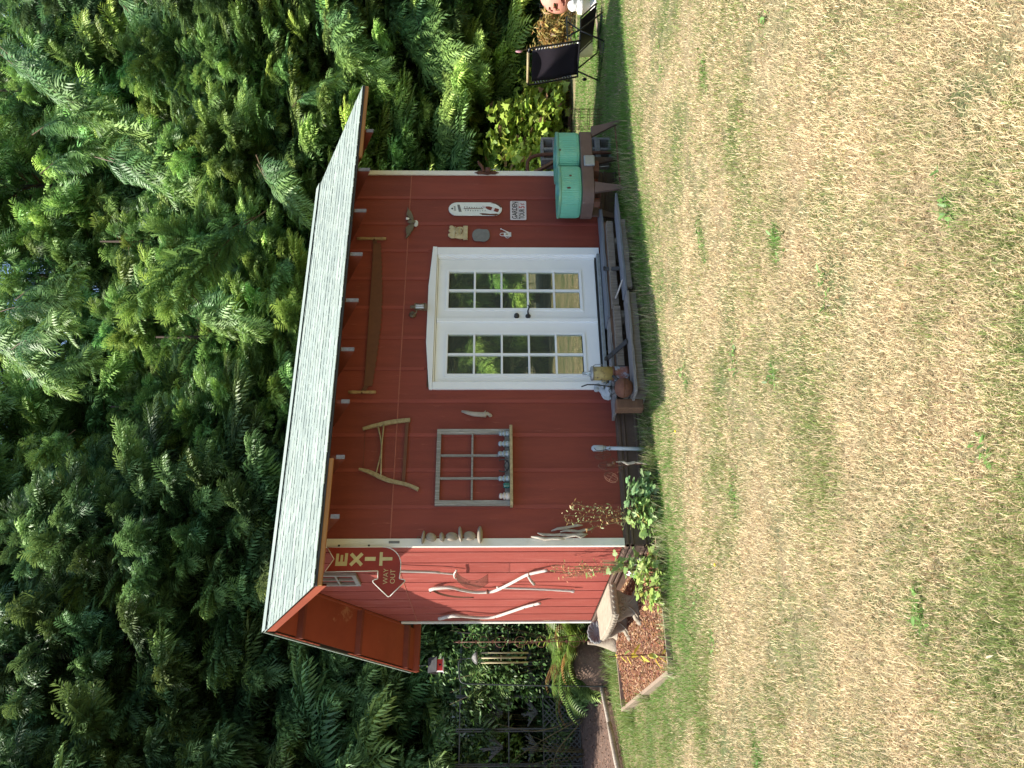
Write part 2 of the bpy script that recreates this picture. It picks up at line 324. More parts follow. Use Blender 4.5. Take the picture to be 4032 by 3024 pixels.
# --- wall cores
core = MB()
dx0, dx1, dz1 = 1.853, 3.585, 2.335
core.box(.03, dx0, .03, .09, G, 3.5).box(dx1, LX-.03, .03, .09, G, 3.5).box(dx0, dx1, .03, .09, dz1, 3.5)
core.prism([(.09,G),(WY-.03,G),(WY-.03,rz(WY)-.16),(YR,ZR-.14),(.09,rz(.09)-.14)], 'x', .03, .09)
core.prism([(.09,G),(WY-.03,G),(WY-.03,rz(WY)-.16),(YR,ZR-.14),(.09,rz(.09)-.14)], 'x', LX-.09, LX-.03)
core.box(.09, LX-.09, WY-.09, WY-.03, G, rz(WY)-.16)
core.build('wall_core', M['interior'], shed)
fl = MB().box(.03, LX-.03, .03, WY-.03, G-.05, G+.002); fl.build('floor', M['interior'], shed)
# --- front boards between the battens (lower and upper of the seam)
SEAM = 2.70
for k in range(12):
    x0 = k*LX/12+.002; x1 = (k+1)*LX/12-.002
    if k == 0: x0 = .064
    if k == 11: x1 = 4.83
    for lo, hi in ((G, SEAM-.004), (SEAM+.008, 3.5)):
        segs = [(lo, hi, x0, x1)]
        if lo == G:
            segs = []
            if x1 <= 1.766+.09 or x0 >= 3.6: segs = [(lo,hi,x0,x1)]
            else:
                segs = [(2.40, hi, x0, x1)]
                if x0 < 1.80: segs.append((lo, 2.40, x0, 1.80))
                if x1 > 3.66: segs.append((lo, 2.40, 3.64, x1))
        mb_ = MB()
        for (a,b,c,d) in segs: mb_.box(c, d, 0, .03, a, b)
        mb_.build('siding_board', M['red'], shed, origin=(x0, 0, lo))
bat_lo = MB().box(-.021,.021,-.007,0,0,SEAM-.004-G).mesh('batten'); bat_hi = MB().box(-.021,.021,-.007,0,0,3.5-SEAM-.008).mesh('batten'); bat_mid = MB().box(-.021,.021,-.007,0,0,SEAM-.004-2.435).mesh('batten')
for k in range(1, 12):
    x = k*LX/12
    if x < 1.76 or x > 3.7: link('batten', bat_lo, M['redbatten'], shed, (x,0,G))
    else: link('batten', bat_mid, M['redbatten'], shed, (x,0,2.435))
    link('batten', bat_hi, M['redbatten'], shed, (x,0,SEAM+.008))
MB().box(.064, 4.83, -.004, .02, SEAM-.004, SEAM+.008).build('seam_flashing', M['flash'], shed)
# --- side wall boards
ys = [.02, .274, .686, 1.121, 1.492, 1.852, 2.249, 2.618, 3.025, WY-.05]
ys = [.022, .245, .64, 1.03, 1.43, 1.83, 2.23, 2.63, 3.03, WY-.055]
for i in range(9):
    a, b = ys[i]+.015, ys[i+1]-.015
    MB().box(0, .03, a, b, G, SEAM-.004).build('siding_board', M['redside'], shed, bevel=.004, origin=(0,a,G))
    top = [(a, SEAM+.008), (b, SEAM+.008), (b, rz(b)-.13)]
    if a < YR < b: top.append((YR, ZR-.13))
    top.append((a, rz(a)-.13))
    MB().prism(top, 'x', 0, .03).build('siding_board', M['redside'], shed, origin=(0,a,SEAM))
MB().box(.024,.0301,.02,WY-.05,G,SEAM).build('board_backing', M['dark'], shed)  # near-black colour stands in for the lap shadows between boards
MB().box(-.004, .02, .022, WY-.055, SEAM-.004, SEAM+.008).build('seam_flashing', M['flash'], shed)
# right and back walls (plain siding)
MB().prism([(.0,G),(WY,G),(WY,rz(WY)-.14),(YR,ZR-.13),(.0,rz(0)-.13)], 'x', LX-.03, LX).build('siding_board', M['redside'], shed)
MB().box(0.03, LX-.03, WY-.03, WY, G, rz(WY)-.14).build('siding_board', M['redside'], shed)
# --- corner trims
MB().box(-.02,.063,-.02,0,G-.01,3.45).build('corner_trim', M['cream'], shed, bevel=.002)
MB().box(-.02,-.0005,0.0005,.022,G-.01,3.45).build('corner_trim', M['cream'], shed, bevel=.002)
MB().box(4.832,4.897,-.02,0,G-.01,3.45).box(4.8775,4.897,0.0005,.08,G-.01,3.45).build('corner_trim', M['cream'], shed, bevel=.002)
MB().box(-.02,-.0005,WY-.055,WY+.02,G-.01,rz(WY)-.12).build('corner_trim', M['cream'], shed, bevel=.002)
# --- skirting with two pairs of rolled ribs
def skirt_profile(ztop):
    z = [(0,-.25),(.0,.055),(.016,.062),(.016,.080),(0,.087),(0,.097),(.016,.104),(.016,.122),(0,.130),(0,.228),(.018,.236),(.018,.258),(0,.266),(0,.278),(.018,.286),(.018,.312),(0,.32),(0,.334)]
    return z
sp = skirt_profile(G)
def run(p0, p1, nrm, name='skirting'):
    V = []; p0, p1, nrm = Vector(p0), Vector(p1), Vector(nrm)
    for d, z in sp: V += [p0+nrm*(d+.008)+Vector((0,0,z)), p1+nrm*(d+.008)+Vector((0,0,z))]
    k = len(sp); Fc = [(2*i,2*i+1,2*i+3,2*i+2) for i in range(k-1)]
    V += [p0, p1]; me = MB().add(V, Fc); me.build(name, M['skirt'], shed)
run((-.008,0,0),(LX+.01,0,0),(0,-1,0)); run((0,WY,0),(0,-.008,0),(-1,0,0)); run((LX,0,0),(LX,WY,0),(1,0,0))
# --- french doors
def fr(n, mb_, m=None, parent=None, bevel=.0): return mb_.build(n, m or M['white'], parent or shed, bevel=bevel)
fr('door_trim', MB().box(1.766,1.853,-.03,.03,.39,2.335), bevel=.003)
fr('door_trim', MB().box(3.586,3.69,-.03,.03,.39,2.335), bevel=.003)
fr('door_trim', MB().prism([(1.763,2.337),(3.695,2.337),(3.70,2.388),(3.13,2.424),(2.36,2.424),(1.766,2.372)], 'y', -.032, .03), bevel=.003)
fr('door_jamb', MB().box(1.8535,1.868,-.004,.12,.43,2.334).box(3.566,3.5855,-.004,.12,.43,2.334).box(1.869,3.565,-.004,.12,2.322,2.334))
fr('door_stop', MB().box(3.542,3.565,.012,.10,.43,2.32))
MB().box(1.85,3.588,-.05,.12,.385,.425).build('threshold', M['galv'], shed, bevel=.004)
MB().box(1.87,3.565,.005,.06,.4255,.447).build('threshold', M['black'], shed)
def door_leaf(x0, x1, gx0, gx1, cols, rows, gz0, gz1, label):
    d = MB(); y0, y1 = .022, .062; z0, z1 = .450, 2.318
    d.box(x0, gx0, y0, y1, z0, z1).box(gx1, x1, y0, y1, z0, z1).box(gx0, gx1, y0, y1, z0, gz0).box(gx0, gx1, y0, y1, gz1, z1)
    L = d.build('french_door', M['white'], shed, bevel=.0); L['label'] = label
    t = .026; q = MB(); a0, a1, b0, b1 = gx0, gx1, gz0, gz1
    for (p, r, s, u) in ((a0-.006,a0+t,b0-.006,b1+.006),(a1-t,a1+.006,b0-.006,b1+.006),(a0+t,a1-t,b0-.006,b0+t),(a0+t,a1-t,b1-t,b1+.006)): q.box(p,r,.010,.066,s,u)
    q.build('glazing_frame', M['white'], L, bevel=.003)
    mu = MB().box((cols[0][1]+cols[1][0])/2-.013, (cols[0][1]+cols[1][0])/2+.013, .016, .06, b0+t, b1-t).build('muntin', M['white'], L, bevel=.003)
    for i in range(4):
        zc = (rows[i][0]+rows[i+1][1])/2
        for c0, c1 in cols: MB().box(c0-.004, c1+.004, .018, .058, zc-.012, zc+.012).build('muntin', M['white'], L, bevel=.003)
    for i in range(5):
        for c0, c1 in cols:
            MB().box(c0-.006, c1+.006, .036, .040, rows[i][0]-.006, rows[i][1]+.006).build('pane', M['glass'], L)
    return L
rows = [(1.894,2.176),(1.577,1.868),(1.268,1.553),(.96,1.241),(.655,.93)]
RD = door_leaf(2.690,3.540,2.822,3.392,[(2.85,3.087),(3.115,3.363)],rows,.618,2.213,'right leaf of the french doors, with black lever')
rows2 = [(1.892,2.172),(1.577,1.866),(1.268,1.551),(.96,1.241),(.655,.93)]
LD = door_leaf(1.869,2.682,1.95,2.522,[(1.983,2.218),(2.248,2.492)],rows2,.612,2.206,'left leaf of the french doors')
MB().box(2.655,2.700,-.004,.0215,.452,2.316).build('astragal', M['white'], shed, bevel=.003)
k = MB().lathe([(.001,-.034),(.024,-.034),(.030,-.02),(.031,-.003),(.031,.003)], (2.741,.019,1.391), 20, 'y').build('deadbolt', M['iron'], RD)
k = MB().lathe([(.001,-.016),(.024,-.016),(.030,-.008),(.031,.0)], (2.741,.021,1.258), 20, 'y').tube([(2.741,.02,1.258),(2.741,-.035,1.258),(2.745,-.045,1.257)], .011, 10).tube([(2.735,-.045,1.26),(2.77,-.048,1.262),(2.80,-.048,1.252),(2.83,-.046,1.248),(2.85,-.046,1.256),(2.848,-.046,1.266)], [.010,.009,.008,.007,.007,.005], 8).build('door_handle', M['iron'], RD)
# --- interior seen through the glass
inter = thing('wooden_stepladder', 'pale wooden stepladder standing inside the shed behind the left door leaf', 'ladder', (2.3,.2,G))
for x in (2.02,2.34): MB().bar((x,.16,G),(x,.22,G+1.5),.03,.05,(0,1,0)).build('rail', M['pine'], inter)
for i in range(6): MB().box(2.037,2.323,.15+i*.01,.23+i*.01,G+.22*(i+1)-.015,G+.22*(i+1)+.030).build('rung', M['pine'], inter)
bx = thing('wall_board', 'pale board leaning inside the shed, seen through the upper left door panes', 'board', (2.1,.2,1.9)); MB().box(2.0,2.25,.20,.22,1.93,2.12).build('panel', M['pine'], bx)
# --- roof
roof = MB()
T = .022
xl, xr = -OV+.004, LX+OVR-.004
roof.add([(xl,-OF,ZE-T),(xr,-OF,ZE-T),(xr,YR,ZR-T),(xl,YR,ZR-T),(xl,-OF,ZE-T-.016),(xr,-OF,ZE-T-.016),(xr,YR,ZR-T-.016),(xl,YR,ZR-T-.016)], [(0,1,2,3),(7,6,5,4),(0,4,5,1),(1,5,6,2),(0,3,7,4)])
roof.add([(xl,YR,ZR-T),(xr,YR,ZR-T),(xr,YB,ZB-T),(xl,YB,ZB-T),(xl,YR,ZR-T-.016),(xr,YR,ZR-T-.016),(xr,YB,ZB-T-.016),(xl,YB,ZB-T-.016)], [(0,1,2,3),(7,6,5,4),(2,6,7,3),(1,5,6,2),(0,3,7,4)])
RF = roof.build('roof', M['dark'], shed)
# shingle courses on the front slope: each tab its own piece
sl_len = math.hypot(YR+OF, ZR-ZE); ty, tz = (YR+OF)/sl_len, (ZR-ZE)/sl_len
NC = 15; exp_ = sl_len/NC; NT = 19; tw = (xr-xl+.016)/NT
tabs = []
for s_ in range(6):
    rr = random.Random(s_+5); t_ = MB(); w2 = tw-.0025; L_ = exp_*1.22; nx_, ny_, nz_ = 0, -tz, ty
    cuts = sorted([0]+[rr.uniform(.08,.92) for _ in range(rr.choice([2,3,4]))]+[1]); lvl = rr.choice([0,1])
    for a_, b_ in zip(cuts[:-1], cuts[1:]):
        lvl = 1-lvl; lo = (-.013 if lvl else .004)+rr.uniform(-.004,.004); hh = .0085 if lvl else .0050
        x0_, x1_ = w2*a_, w2*b_; j0, j1 = rr.uniform(-.002,.002), rr.uniform(-.002,.002)
        p = [(x0_, ty*(lo+j0), tz*(lo+j0)), (x1_, ty*(lo+j1), tz*(lo+j1)), (x1_, ty*L_, tz*L_), (x0_, ty*L_, tz*L_)]
        q_ = [(x, y+ny_*(hh if i < 2 else .002), z+nz_*(hh if i < 2 else .002)) for i,(x,y,z) in enumerate(p)]
        t_.add(p+q_, [(4,5,6,7),(0,1,5,4),(1,2,6,5),(3,0,4,7)])
    tabs.append(t_.mesh('shingle'))
for c in range(NC):
    off = (c*.37 % 1)*tw; s0 = exp_*c
    n = 0
    for i in range(-1, NT+1):
        x = xl-.008+i*tw+off - (tw if off > 0 else 0)*0
        if x < xl-.01 or x+tw > xr+.02: continue
        lift = random.uniform(0,.003)
        link('shingle', random.choice(tabs), M['shingle'], RF, (x, -OF-.012+ty*s0 - tz*lift, ZE-T+.001-.006+tz*s0+ty*lift)); n += 1
    # cut pieces at both ends of a course
    xs_ = xl-.008+off
    if off > .01:
        o = link('shingle', tabs[c % 6], M['shingle'], RF, (xl-.010, -OF-.012+ty*s0, ZE-T-.005+tz*s0)); o.scale = (max(off-.001,.01)/tw, 1, 1)
        rem = (xr+.008)-(xl-.008+off+tw*(NT-1))
        if rem > .02:
            o = link('shingle', tabs[(c+1) % 6], M['shingle'], RF, (xl-.008+off+tw*(NT-1)+.001, -OF-.012+ty*s0, ZE-T-.005+tz*s0)); o.scale = (min(rem/tw,1), 1, 1)
# ridge cap, rake edge, back slope shingles
MB().add([(xl-.01,YR-.13,ZR-.13*mf+.006),(xr+.01,YR-.13,ZR-.13*mf+.006),(xr+.01,YR,ZR+.012),(xl-.01,YR,ZR+.012),(xl-.01,YR+.13,ZR-.13*mb+.006),(xr+.01,YR+.13,ZR-.13*mb+.006)], [(0,1,2,3),(3,2,5,4)]).build('ridge_cap', M['shingle'], RF)
MB().add([(xl-.012,YR,ZR),(xr+.012,YR,ZR),(xr+.012,YB+.015,ZB),(xl-.012,YB+.015,ZB),(xl-.012,YR,ZR-.02),(xr+.012,YR,ZR-.02),(xr+.012,YB+.015,ZB-.02),(xl-.012,YB+.015,ZB-.02)], [(0,1,2,3),(7,6,5,4),(0,3,7,4),(3,2,6,7),(1,5,6,2)]).build('back_slope_shingles', M['shingle'], RF)
MB().box(xl-.006, xr+.006, -OF-.010, -OF+.02, ZE-T-.030, ZE-T-.012).build('drip_edge', M['iron'], shed)
# fascia and rafter tails
MB().box(xl, xl+1.25, -OF-.003, -OF+.03, ZE-.094, ZE-.052).build('fascia', M['fascia'], shed, bevel=.002)
MB().box(LX-.35, xr, -OF-.003, -OF+.03, ZE-.092, ZE-.052).build('fascia', M['fascia'], shed, bevel=.002)
MB().add([(xl,-OF,ZE-.040),(xr,-OF,ZE-.040),(xr,.2,rz(.2)-.040),(xl,.2,rz(.2)-.040)], [(0,1,2,3)]).build('eave_sheathing', M['tail'], shed)
for i, x in enumerate([.08+.61*i for i in range(9)]):
    yF = -OF+.034; t_ = MB(); hw = .019
    poly = [(yF, rz(yF)-.045-.165), (yF, rz(yF)-.048), (.0, rz(0)-.048), (.0, rz(0)-.048-.17)]
    R1 = t_.prism(poly, 'x', x-hw, x+hw).build('rafter_tail', M['tail'] if i else M['tail'], shed)
    e = MB().box(x-hw-.001, x+hw+.001, yF-.014, yF-.0005, rz(yF)-.045-.166, rz(yF)-.128 if (i < 3 or i > 7) else rz(yF)-.075).build('end_grain', M['tailend'], R1)
# rake soffit of the back slope: panels between outriggers
bn = Vector((0, mb, 1)).normalized()
def slope_box(x0, x1, ya, yb_, t0, t1, name, m, bevel=0):
    V = []
    for t in (t0, t1):
        for (x, y) in ((x0,ya),(x1,ya),(x1,yb_),(x0,yb_)): V.append((x, y, rz(y)-t if y >= YR else ZR-t))
    return MB().add(V, [(0,1,2,3),(7,6,5,4),(0,4,5,1),(1,5,6,2),(2,6,7,3),(3,7,4,0)]).build(name, m, shed, bevel=bevel)
lk = [YR+.02, 1.70, 2.695, 3.66]
for i in range(3): slope_box(xl+.03, -.001, lk[i]+.022, lk[i+1]-.022, .045, .06, 'soffit_panel', M['soffit'])
slope_box(xl+.03, -.001, lk[3]+.022, YB-.03, .045, .06, 'soffit_panel', M['soffit'])
for y in lk[1:]: slope_box(xl+.012, .0, y-.02, y+.02, .043, .125, 'outrigger', M['tail'], .002)  # darker than the soffit, in place of the shadow line beside each
slope_box(xl, xr, YB-.03, YB, .04, .13, 'fascia', M['soffit'])
V = []
slope_box(-.022, -.001, YR, WY+.02, .061, .115, 'gable_trim', M['soffit'])
for i in range(26):  # plywood strip blocks showing along the broken rake edge
    y = YR+.12+i*.1
    if 2.05 < y < 2.55: continue
    slope_box(xl+.001, xl+.012, y, y+.085, .039, .066, 'edge_block', M['soffit'])
MB().add([(xl,-OF+.02,ZE-.045),(xl,YR,ZR-.045),(xl,YR,ZR-.135),(xl,-OF+.02,ZE-.135),(xl+.02,-OF+.02,ZE-.045),(xl+.02,YR,ZR-.045),(xl+.02,YR,ZR-.135),(xl+.02,-OF+.02,ZE-.135)], [(0,1,2,3),(7,6,5,4),(3,2,6,7)]).build('rake_board', M['soffit'], shed)
MB().add([(xl+.02,-OF+.03,ZE-.05),(-.001,-OF+.03,ZE-.05),(-.001,YR,ZR-.05),(xl+.02,YR,ZR-.05)], [(0,1,2,3)]).build('soffit_panel', M['soffit'], shed)
# ================================================================== THINGS HUNG ON THE FRONT WALL
def arc(pts, n=8):
    """smooth a polyline (Catmull-Rom)"""
    P = [Vector(p) for p in pts]; out = []
    for i in range(len(P)-1):
        a, b, c, d = P[max(i-1,0)], P[i], P[i+1], P[min(i+2,len(P)-1)]
        for k in range(n):
            t = k/n; out.append(.5*((2*b)+(-a+c)*t+(2*a-5*b+4*c-d)*t*t+(-a+3*b-3*c+d)*t**3))
    return out+[P[-1]]
# two-man crosscut saw
s = thing('crosscut_saw', 'long rusty two-man crosscut saw with wooden end handles, hung high above the doors', 'saw', (2.77,-.02,3.0))
top = [(3.745,3.112),(3.3,3.100),(2.78,3.095),(2.2,3.088),(1.80,3.085)]
bots = arc([(1.80,0,2.995),(2.20,0,2.966),(2.63,0,2.950),(2.99,0,2.958),(3.40,0,2.988),(3.745,0,3.020)], 12)
poly = [(p[0],p[1]) for p in top]; teeth = []
for i, p in enumerate(bots): teeth.append((p.x, p.z+(.008 if i % 2 else -.006)))
MB().prism(poly+teeth, 'y', -.030, -.026).build('blade', M['rustsaw'], s)
for x, z0, z1, xe in ((3.803,2.958,3.312,3.745),(1.716,2.948,3.250,1.80)):
    h_ = MB().tube([(x,-.045,z1),(x,-.045,z1-.05),(x,-.045,(z0+z1)/2+.03),(x,-.045,(z0+z1)/2-.03),(x,-.045,z0+.05),(x,-.045,z0)], [.016,.019,.016,.016,.019,.016], 10, up=(1,0,0)).build('handle', M['tan'], s)
    MB().bar((x,-.036,3.10 if x>2.5 else 3.095),(xe,-.030,3.09 if x>2.5 else 3.06),.008,.05,(0,0,1)).tube([(x-.02,-.05,3.1),(x+.02,-.05,3.1)],.010,8).build('bracket', M['rust'], s)
# bow saw
s = thing('buck_saw', 'old wooden bow saw with a twisted stick brace, hung left of the crosscut saw', 'saw', (1.0,-.02,2.75))
def flatstick(mb_, P, ws, y0, y1):
    P = arc([(a,0,b) for a,b in P], 5); n = len(P); L_, R2 = [], []
    for i, p in enumerate(P):
        t = (P[min(i+1,n-1)]-P[max(i-1,0)]).normalized(); nn = Vector((-t.z,0,t.x)); f = i/(n-1)*(len(ws)-1); k = int(min(f, len(ws)-2)); w_ = ws[k]+(ws[k+1]-ws[k])*(f-k)
        L_.append(p+nn*w_/2); R2.append(p-nn*w_/2)
    V = []
    for y in (y0, y1): V += [(q.x, y, q.z) for q in L_]+[(q.x, y, q.z) for q in R2]
    m2 = 2*n; Fc = []
    for i in range(n-1):
        Fc += [(i,i+1,n+i+1,n+i),(m2+i,m2+n+i,m2+n+i+1,m2+i+1),(i,m2+i,m2+i+1,i+1),(n+i,n+i+1,m2+n+i+1,m2+n+i)]
    Fc += [(0,n,m2+n,m2),(n-1,m2+n-1,m2+2*n-1,2*n-1)]
    return mb_.add(V, Fc)
flatstick(MB(), [(1.277,3.062),(1.324,2.901),(1.362,2.732),(1.383,2.558)], [.028,.04,.045,.040], -.05, -.018).build('arm', M['olive'], s, bevel=.004)
flatstick(MB(), [(.815,3.070),(.782,2.961),(.725,2.842),(.684,2.746),(.652,2.61),(.626,2.525),(.583,2.435)], [.018,.04,.048,.044,.036,.034,.038], -.05, -.018).build('arm', M['olive'], s, bevel=.004)
MB().tube(arc([(1.305,-.03,2.899),(1.107,-.038,2.852),(.981,-.04,2.850),(.755,-.03,2.888)]), .0085, 8).build('brace', M['olive'], s)
MB().tube([(1.322,-.045,2.838),(1.05,-.05,2.845),(.735,-.045,2.833)], .0085, 8).build('brace', M['olive'], s)
MB().bar((1.362,-.03,2.589),(.672,-.03,2.597),.003,.034,(0,0,1)).build('blade', M['rustsaw'], s)
MB().tube([(1.27,-.035,3.035),(1.05,-.034,3.030),(.815,-.035,3.028)], .0022, 5).build('wire', M['rust'], s)
# old six-light window sash
s = thing('window_frame', 'weathered grey six-pane window sash without glass, hung on the front wall', 'window frame', (.84,-.02,1.48))
X0, X1, Z0, Z1 = .407, 1.272, 1.487, 2.262
for a in ((X0,X0+.055,Z0,Z1),(X1-.055,X1,Z0,Z1)): MB().box(a[0],a[1],-.045,-.012,a[2],a[3]).build('stile', M['grayz'], s, bevel=.003)
for a in ((X0+.0555,X1-.0555,Z1-.045,Z1),(X0+.0555,X1-.0555,Z0,Z0+.05)): MB().box(a[0],a[1],-.045,-.012,a[2],a[3]).build('rail', M['grayz'], s, bevel=.003)
for x in (.707,.966): MB().box(x-.011,x+.011,-.042,-.016,Z0+.0505,Z1-.0455).build('muntin', M['grayz'], s, bevel=.002)
for a, b in ((X0+.0555,.695),(.719,.954),(.978,X1-.0555)): MB().box(a,b,-.040,-.018,1.872,1.892).build('muntin', M['grayz'], s, bevel=.002)
sh = thing('shelf', 'narrow yellowish plank shelf under the old window sash', 'shelf', (.84,-.08,1.46))
V = [(.392,-.012),(.392,-.10),(.42,-.125),(1.26,-.125),(1.295,-.10),(1.295,-.012)]
MB().prism(V, 'z', 1.4555, 1.4865).build('plank', M['olive'], sh, bevel=.003)
def insulator(x, m, label, kind=0, sc_=1.0):
    t = thing('glass_insulator', label, 'insulator', (x,-.085,1.487), 'insulators lined up on the shelf')
    if kind == 0: P = [(.030,0),(.031,.03),(.026,.034),(.026,.048),(.034,.052),(.034,.060),(.022,.066),(.021,.078),(.027,.086),(.025,.104),(.014,.114),(.001,.116)]
    elif kind == 1: P = [(.024,0),(.027,.01),(.024,.02),(.027,.03),(.024,.04),(.027,.05),(.024,.058),(.015,.062),(.001,.062)]
    else: P = [(.036,0),(.038,.034),(.030,.042),(.030,.050),(.040,.056),(.036,.066),(.024,.072),(.024,.082),(.031,.090),(.028,.104),(.016,.112),(.001,.113)]
    MB().lathe([(r*sc_,z_*sc_) for r,z_ in P], (x,-.085,1.487), 18).build('body', m, t)
insulator(1.197, M['glassg'], 'grey glass insulator at the right end of the shelf under the sash')
insulator(1.078, M['glassg'], 'clear grey glass insulator, second from the right end of the shelf', 0, 1.05)
insulator(.965, M['glassg'], 'grey glass insulator right of the rusty horseshoe hook', 0, 1.08)
insulator(.683, M['glassg'], 'grey glass insulator between the horseshoe hook and the teal one', 0, 1.05)
insulator(.608, M['glasst'], 'small ribbed dark teal glass insulator', 1, 1.1)
insulator(.492, M['porc'], 'white and brown glazed porcelain insulator at the left end of the shelf', 2)
s = thing('iron_hook', 'rusty curved double iron hook standing among the insulators', 'hook', (.83,-.08,1.487))
MB().tube(arc([(.885,-.085,1.60),(.90,-.085,1.565),(.885,-.085,1.515),(.83,-.085,1.493),(.775,-.085,1.515),(.76,-.085,1.56),(.775,-.085,1.60)]), .007, 8).tube([(.88,-.085,1.52),(.83,-.085,1.545),(.78,-.085,1.52)], .005, 8).build('hook', M['iron'], s)
# driftwood piece
s = settags(MB().tube([(1.485,-.04,2.005),(1.468,-.045,1.95),(1.447,-.05,1.88),(1.44,-.05,1.80),(1.436,-.05,1.745),(1.455,-.05,1.725),(1.428,-.045,1.69),(1.424,-.04,1.672)], [.010,.020,.025,.027,.030,.018,.020,.006], 10).tube([(1.45,-.05,1.76),(1.488,-.05,1.742)], [.015,.004], 7).blob((1.437,-.082,1.755),.013,.004,.017).build('driftwood', M['drift'], origin=(1.45,-.04,1.67)), 'knotty piece of pale driftwood hung between the window sash and the doors', 'driftwood')
# wall lantern
s = thing('wall_lantern', 'small antique brass wall lantern above the door trim', 'lamp', (2.79,-.02,2.5))
MB().lathe([(.001,-.02),(.038,-.016),(.042,0)], (2.745,-.001,2.595), 20, 'y').build('backplate', M['lantern'], s)
MB().tube(arc([(2.742,-.02,2.60),(2.715,-.06,2.59),(2.712,-.085,2.555),(2.74,-.10,2.54),(2.79,-.10,2.56)]), .007, 8).tube([(2.79,-.10,2.555),(2.79,-.10,2.615)], .022, 4).lathe([(.045,0),(.040,.012),(.02,.02),(.001,.022)], (2.79,-.10,2.556), 8).build('bracket', M['lantern'], s)
MB().lathe([(.030,0),(.027,.03),(.026,.06),(.030,.10),(.001,.101)], (2.79,-.10,2.455), 12).build('glass_shade', M['frost'], s)
MB().lathe([(.036,0),(.046,.006),(.046,.022),(.042,.028),(.001,.029)], (2.79,-.10,2.428), 8).build('base', M['lantern'], s)
cg = MB()
for j in range(8):
    a = 2*math.pi*j/8+.39; c_, d_ = math.cos(a), math.sin(a)
    cg.tube([(2.79+c_*.043,-.10+d_*.043,2.455),(2.79+c_*.034,-.10+d_*.034,2.50),(2.79+c_*.042,-.10+d_*.042,2.556)], .0035, 5)
cg.build('cage', M['lantern'], s)
# eagle
s = thing('eagle_plaque', 'small cast metal eagle with spread wings and white head and tail', 'ornament', (4.06,-.02,2.62))
def plate(name, pts, m, par, y0=-.030, y1=-.008, bevel=.004): return MB().prism(pts, 'y', y0, y1).build(name, m, par, bevel=bevel)
M['eagle'] = mat('aged_bronze', (.19,.16,.11), (.13,.11,.075), .6, 30, bump=.4, bscale=120)
plate('wing', [(4.09,2.655),(4.13,2.70),(4.19,2.735),(4.25,2.722),(4.303,2.728),(4.26,2.705),(4.235,2.68),(4.17,2.655),(4.11,2.64)], M['eagle'], s, -.034)
plate('wing', [(4.05,2.655),(4.02,2.70),(3.98,2.735),(3.93,2.728),(3.88,2.715),(3.825,2.728),(3.85,2.70),(3.862,2.70),(3.875,2.68),(3.89,2.685),(3.90,2.668),(3.92,2.67),(3.95,2.645),(4.03,2.63)], M['eagle'], s, -.034)
MB().blob((4.07,-.034,2.665),.028,.018,.05).build('body', M['eagle'], s)
plate('tail', [(4.10,2.605),(4.075,2.585),(4.03,2.585),(4.005,2.61),(4.02,2.635),(4.05,2.625),(4.08,2.64),(4.095,2.625)], M['whites'], s, -.030)
MB().blob((4.115,-.035,2.715),.018,.012,.022).tube([(4.12,-.035,2.725),(4.14,-.035,2.735)],[.009,.003],6).build('head', M['whites'], s)
# thermometer sign
s = thing('thermometer_sign', 'long rounded white enamel thermometer sign with a tilted red bottle and rusty end', 'thermometer', (4.285,-.01,1.56))
def stadium(xc, z0, z1, r, n=10):
    P = [(xc+r*math.cos(a), z1-r+r*math.sin(a)) for a in np.linspace(0, math.pi, n)]+[(xc+r*math.cos(a), z0+r+r*math.sin(a)) for a in np.linspace(math.pi, 2*math.pi, n)]
    return P
MB().prism(stadium(4.284,1.556,2.218,.103), 'y', -.020, -.009).build('plate', M['enamel'], s, bevel=.004)
MB().prism(stadium(4.284,1.566,2.208,.093), 'y', -.0225, -.0203).build('raised_face', M['enamel'], s)
MB().box(4.280,4.286,-.0275,-.0228,1.79,2.03).build('tube', M['rust'], s)
MB().lathe([(.001,-.006),(.012,-.004),(.012,0)],(4.284,-.0226,2.172),10,'y').build('mounting_hole', M['iron'], s)
MB().prism([(4.181,1.63),(4.188,1.80),(4.21,1.84),(4.215,1.80),(4.204,1.70),(4.208,1.62),(4.20,1.60)], 'y', -.0236, -.0201).build('rust_patch', M['rust'], s)
MB().prism([(4.30,1.575),(4.33,1.60),(4.36,1.64),(4.375,1.70),(4.384,1.66),(4.372,1.61),(4.345,1.578),(4.31,1.562)], 'y', -.0236, -.0201).build('rust_patch', M['rust'], s)
text('Drink', .036, 4.25, 2.125, -.0232, M['black'], s, .9, ang=8)
MB().prism([(4.235,2.055),(4.345,2.082),(4.345,2.112),(4.235,2.090)], 'y', -.0240, -.0229).build('name_label', M['slate'], s)
for i in range(9):
    zz = 2.02-i*.030
    text(['120','100','80','60','40','20','0','20','40'][i], .017, 4.295, zz-.006, -.0232, M['black'], s, .9)
    text(['120','100','80','60','40','20','0','20','40'][i], .017, 4.245, zz-.020, -.0232, M['black'], s, .9)
def rotp(pts, cx, cz, a):
    c_, s_ = math.cos(a), math.sin(a); return [(cx+x*c_-z*s_, cz+x*s_+z*c_) for x, z in pts]
bt = [(-.013,.105),(.013,.105),(.014,.06),(.026,.02),(.026,-.10),(.018,-.108),(-.018,-.108),(-.026,-.10),(-.026,.02),(-.014,.06)]
MB().prism(rotp(bt,4.288,1.70,-.33), 'y', -.0238, -.0229).build('bottle_print', M['maroon'], s)
MB().prism(rotp([(-.013,.105),(.013,.105),(.014,.06),(-.014,.06)],4.288,1.70,-.33), 'y', -.0246, -.0239).build('bottle_neck_label', M['signw'], s)
MB().prism(rotp([(-.026,-.018),(.026,-.018),(.026,-.052),(-.026,-.052)],4.288,1.70,-.33), 'y', -.0246, -.0239).build('bottle_label', M['signw'], s)
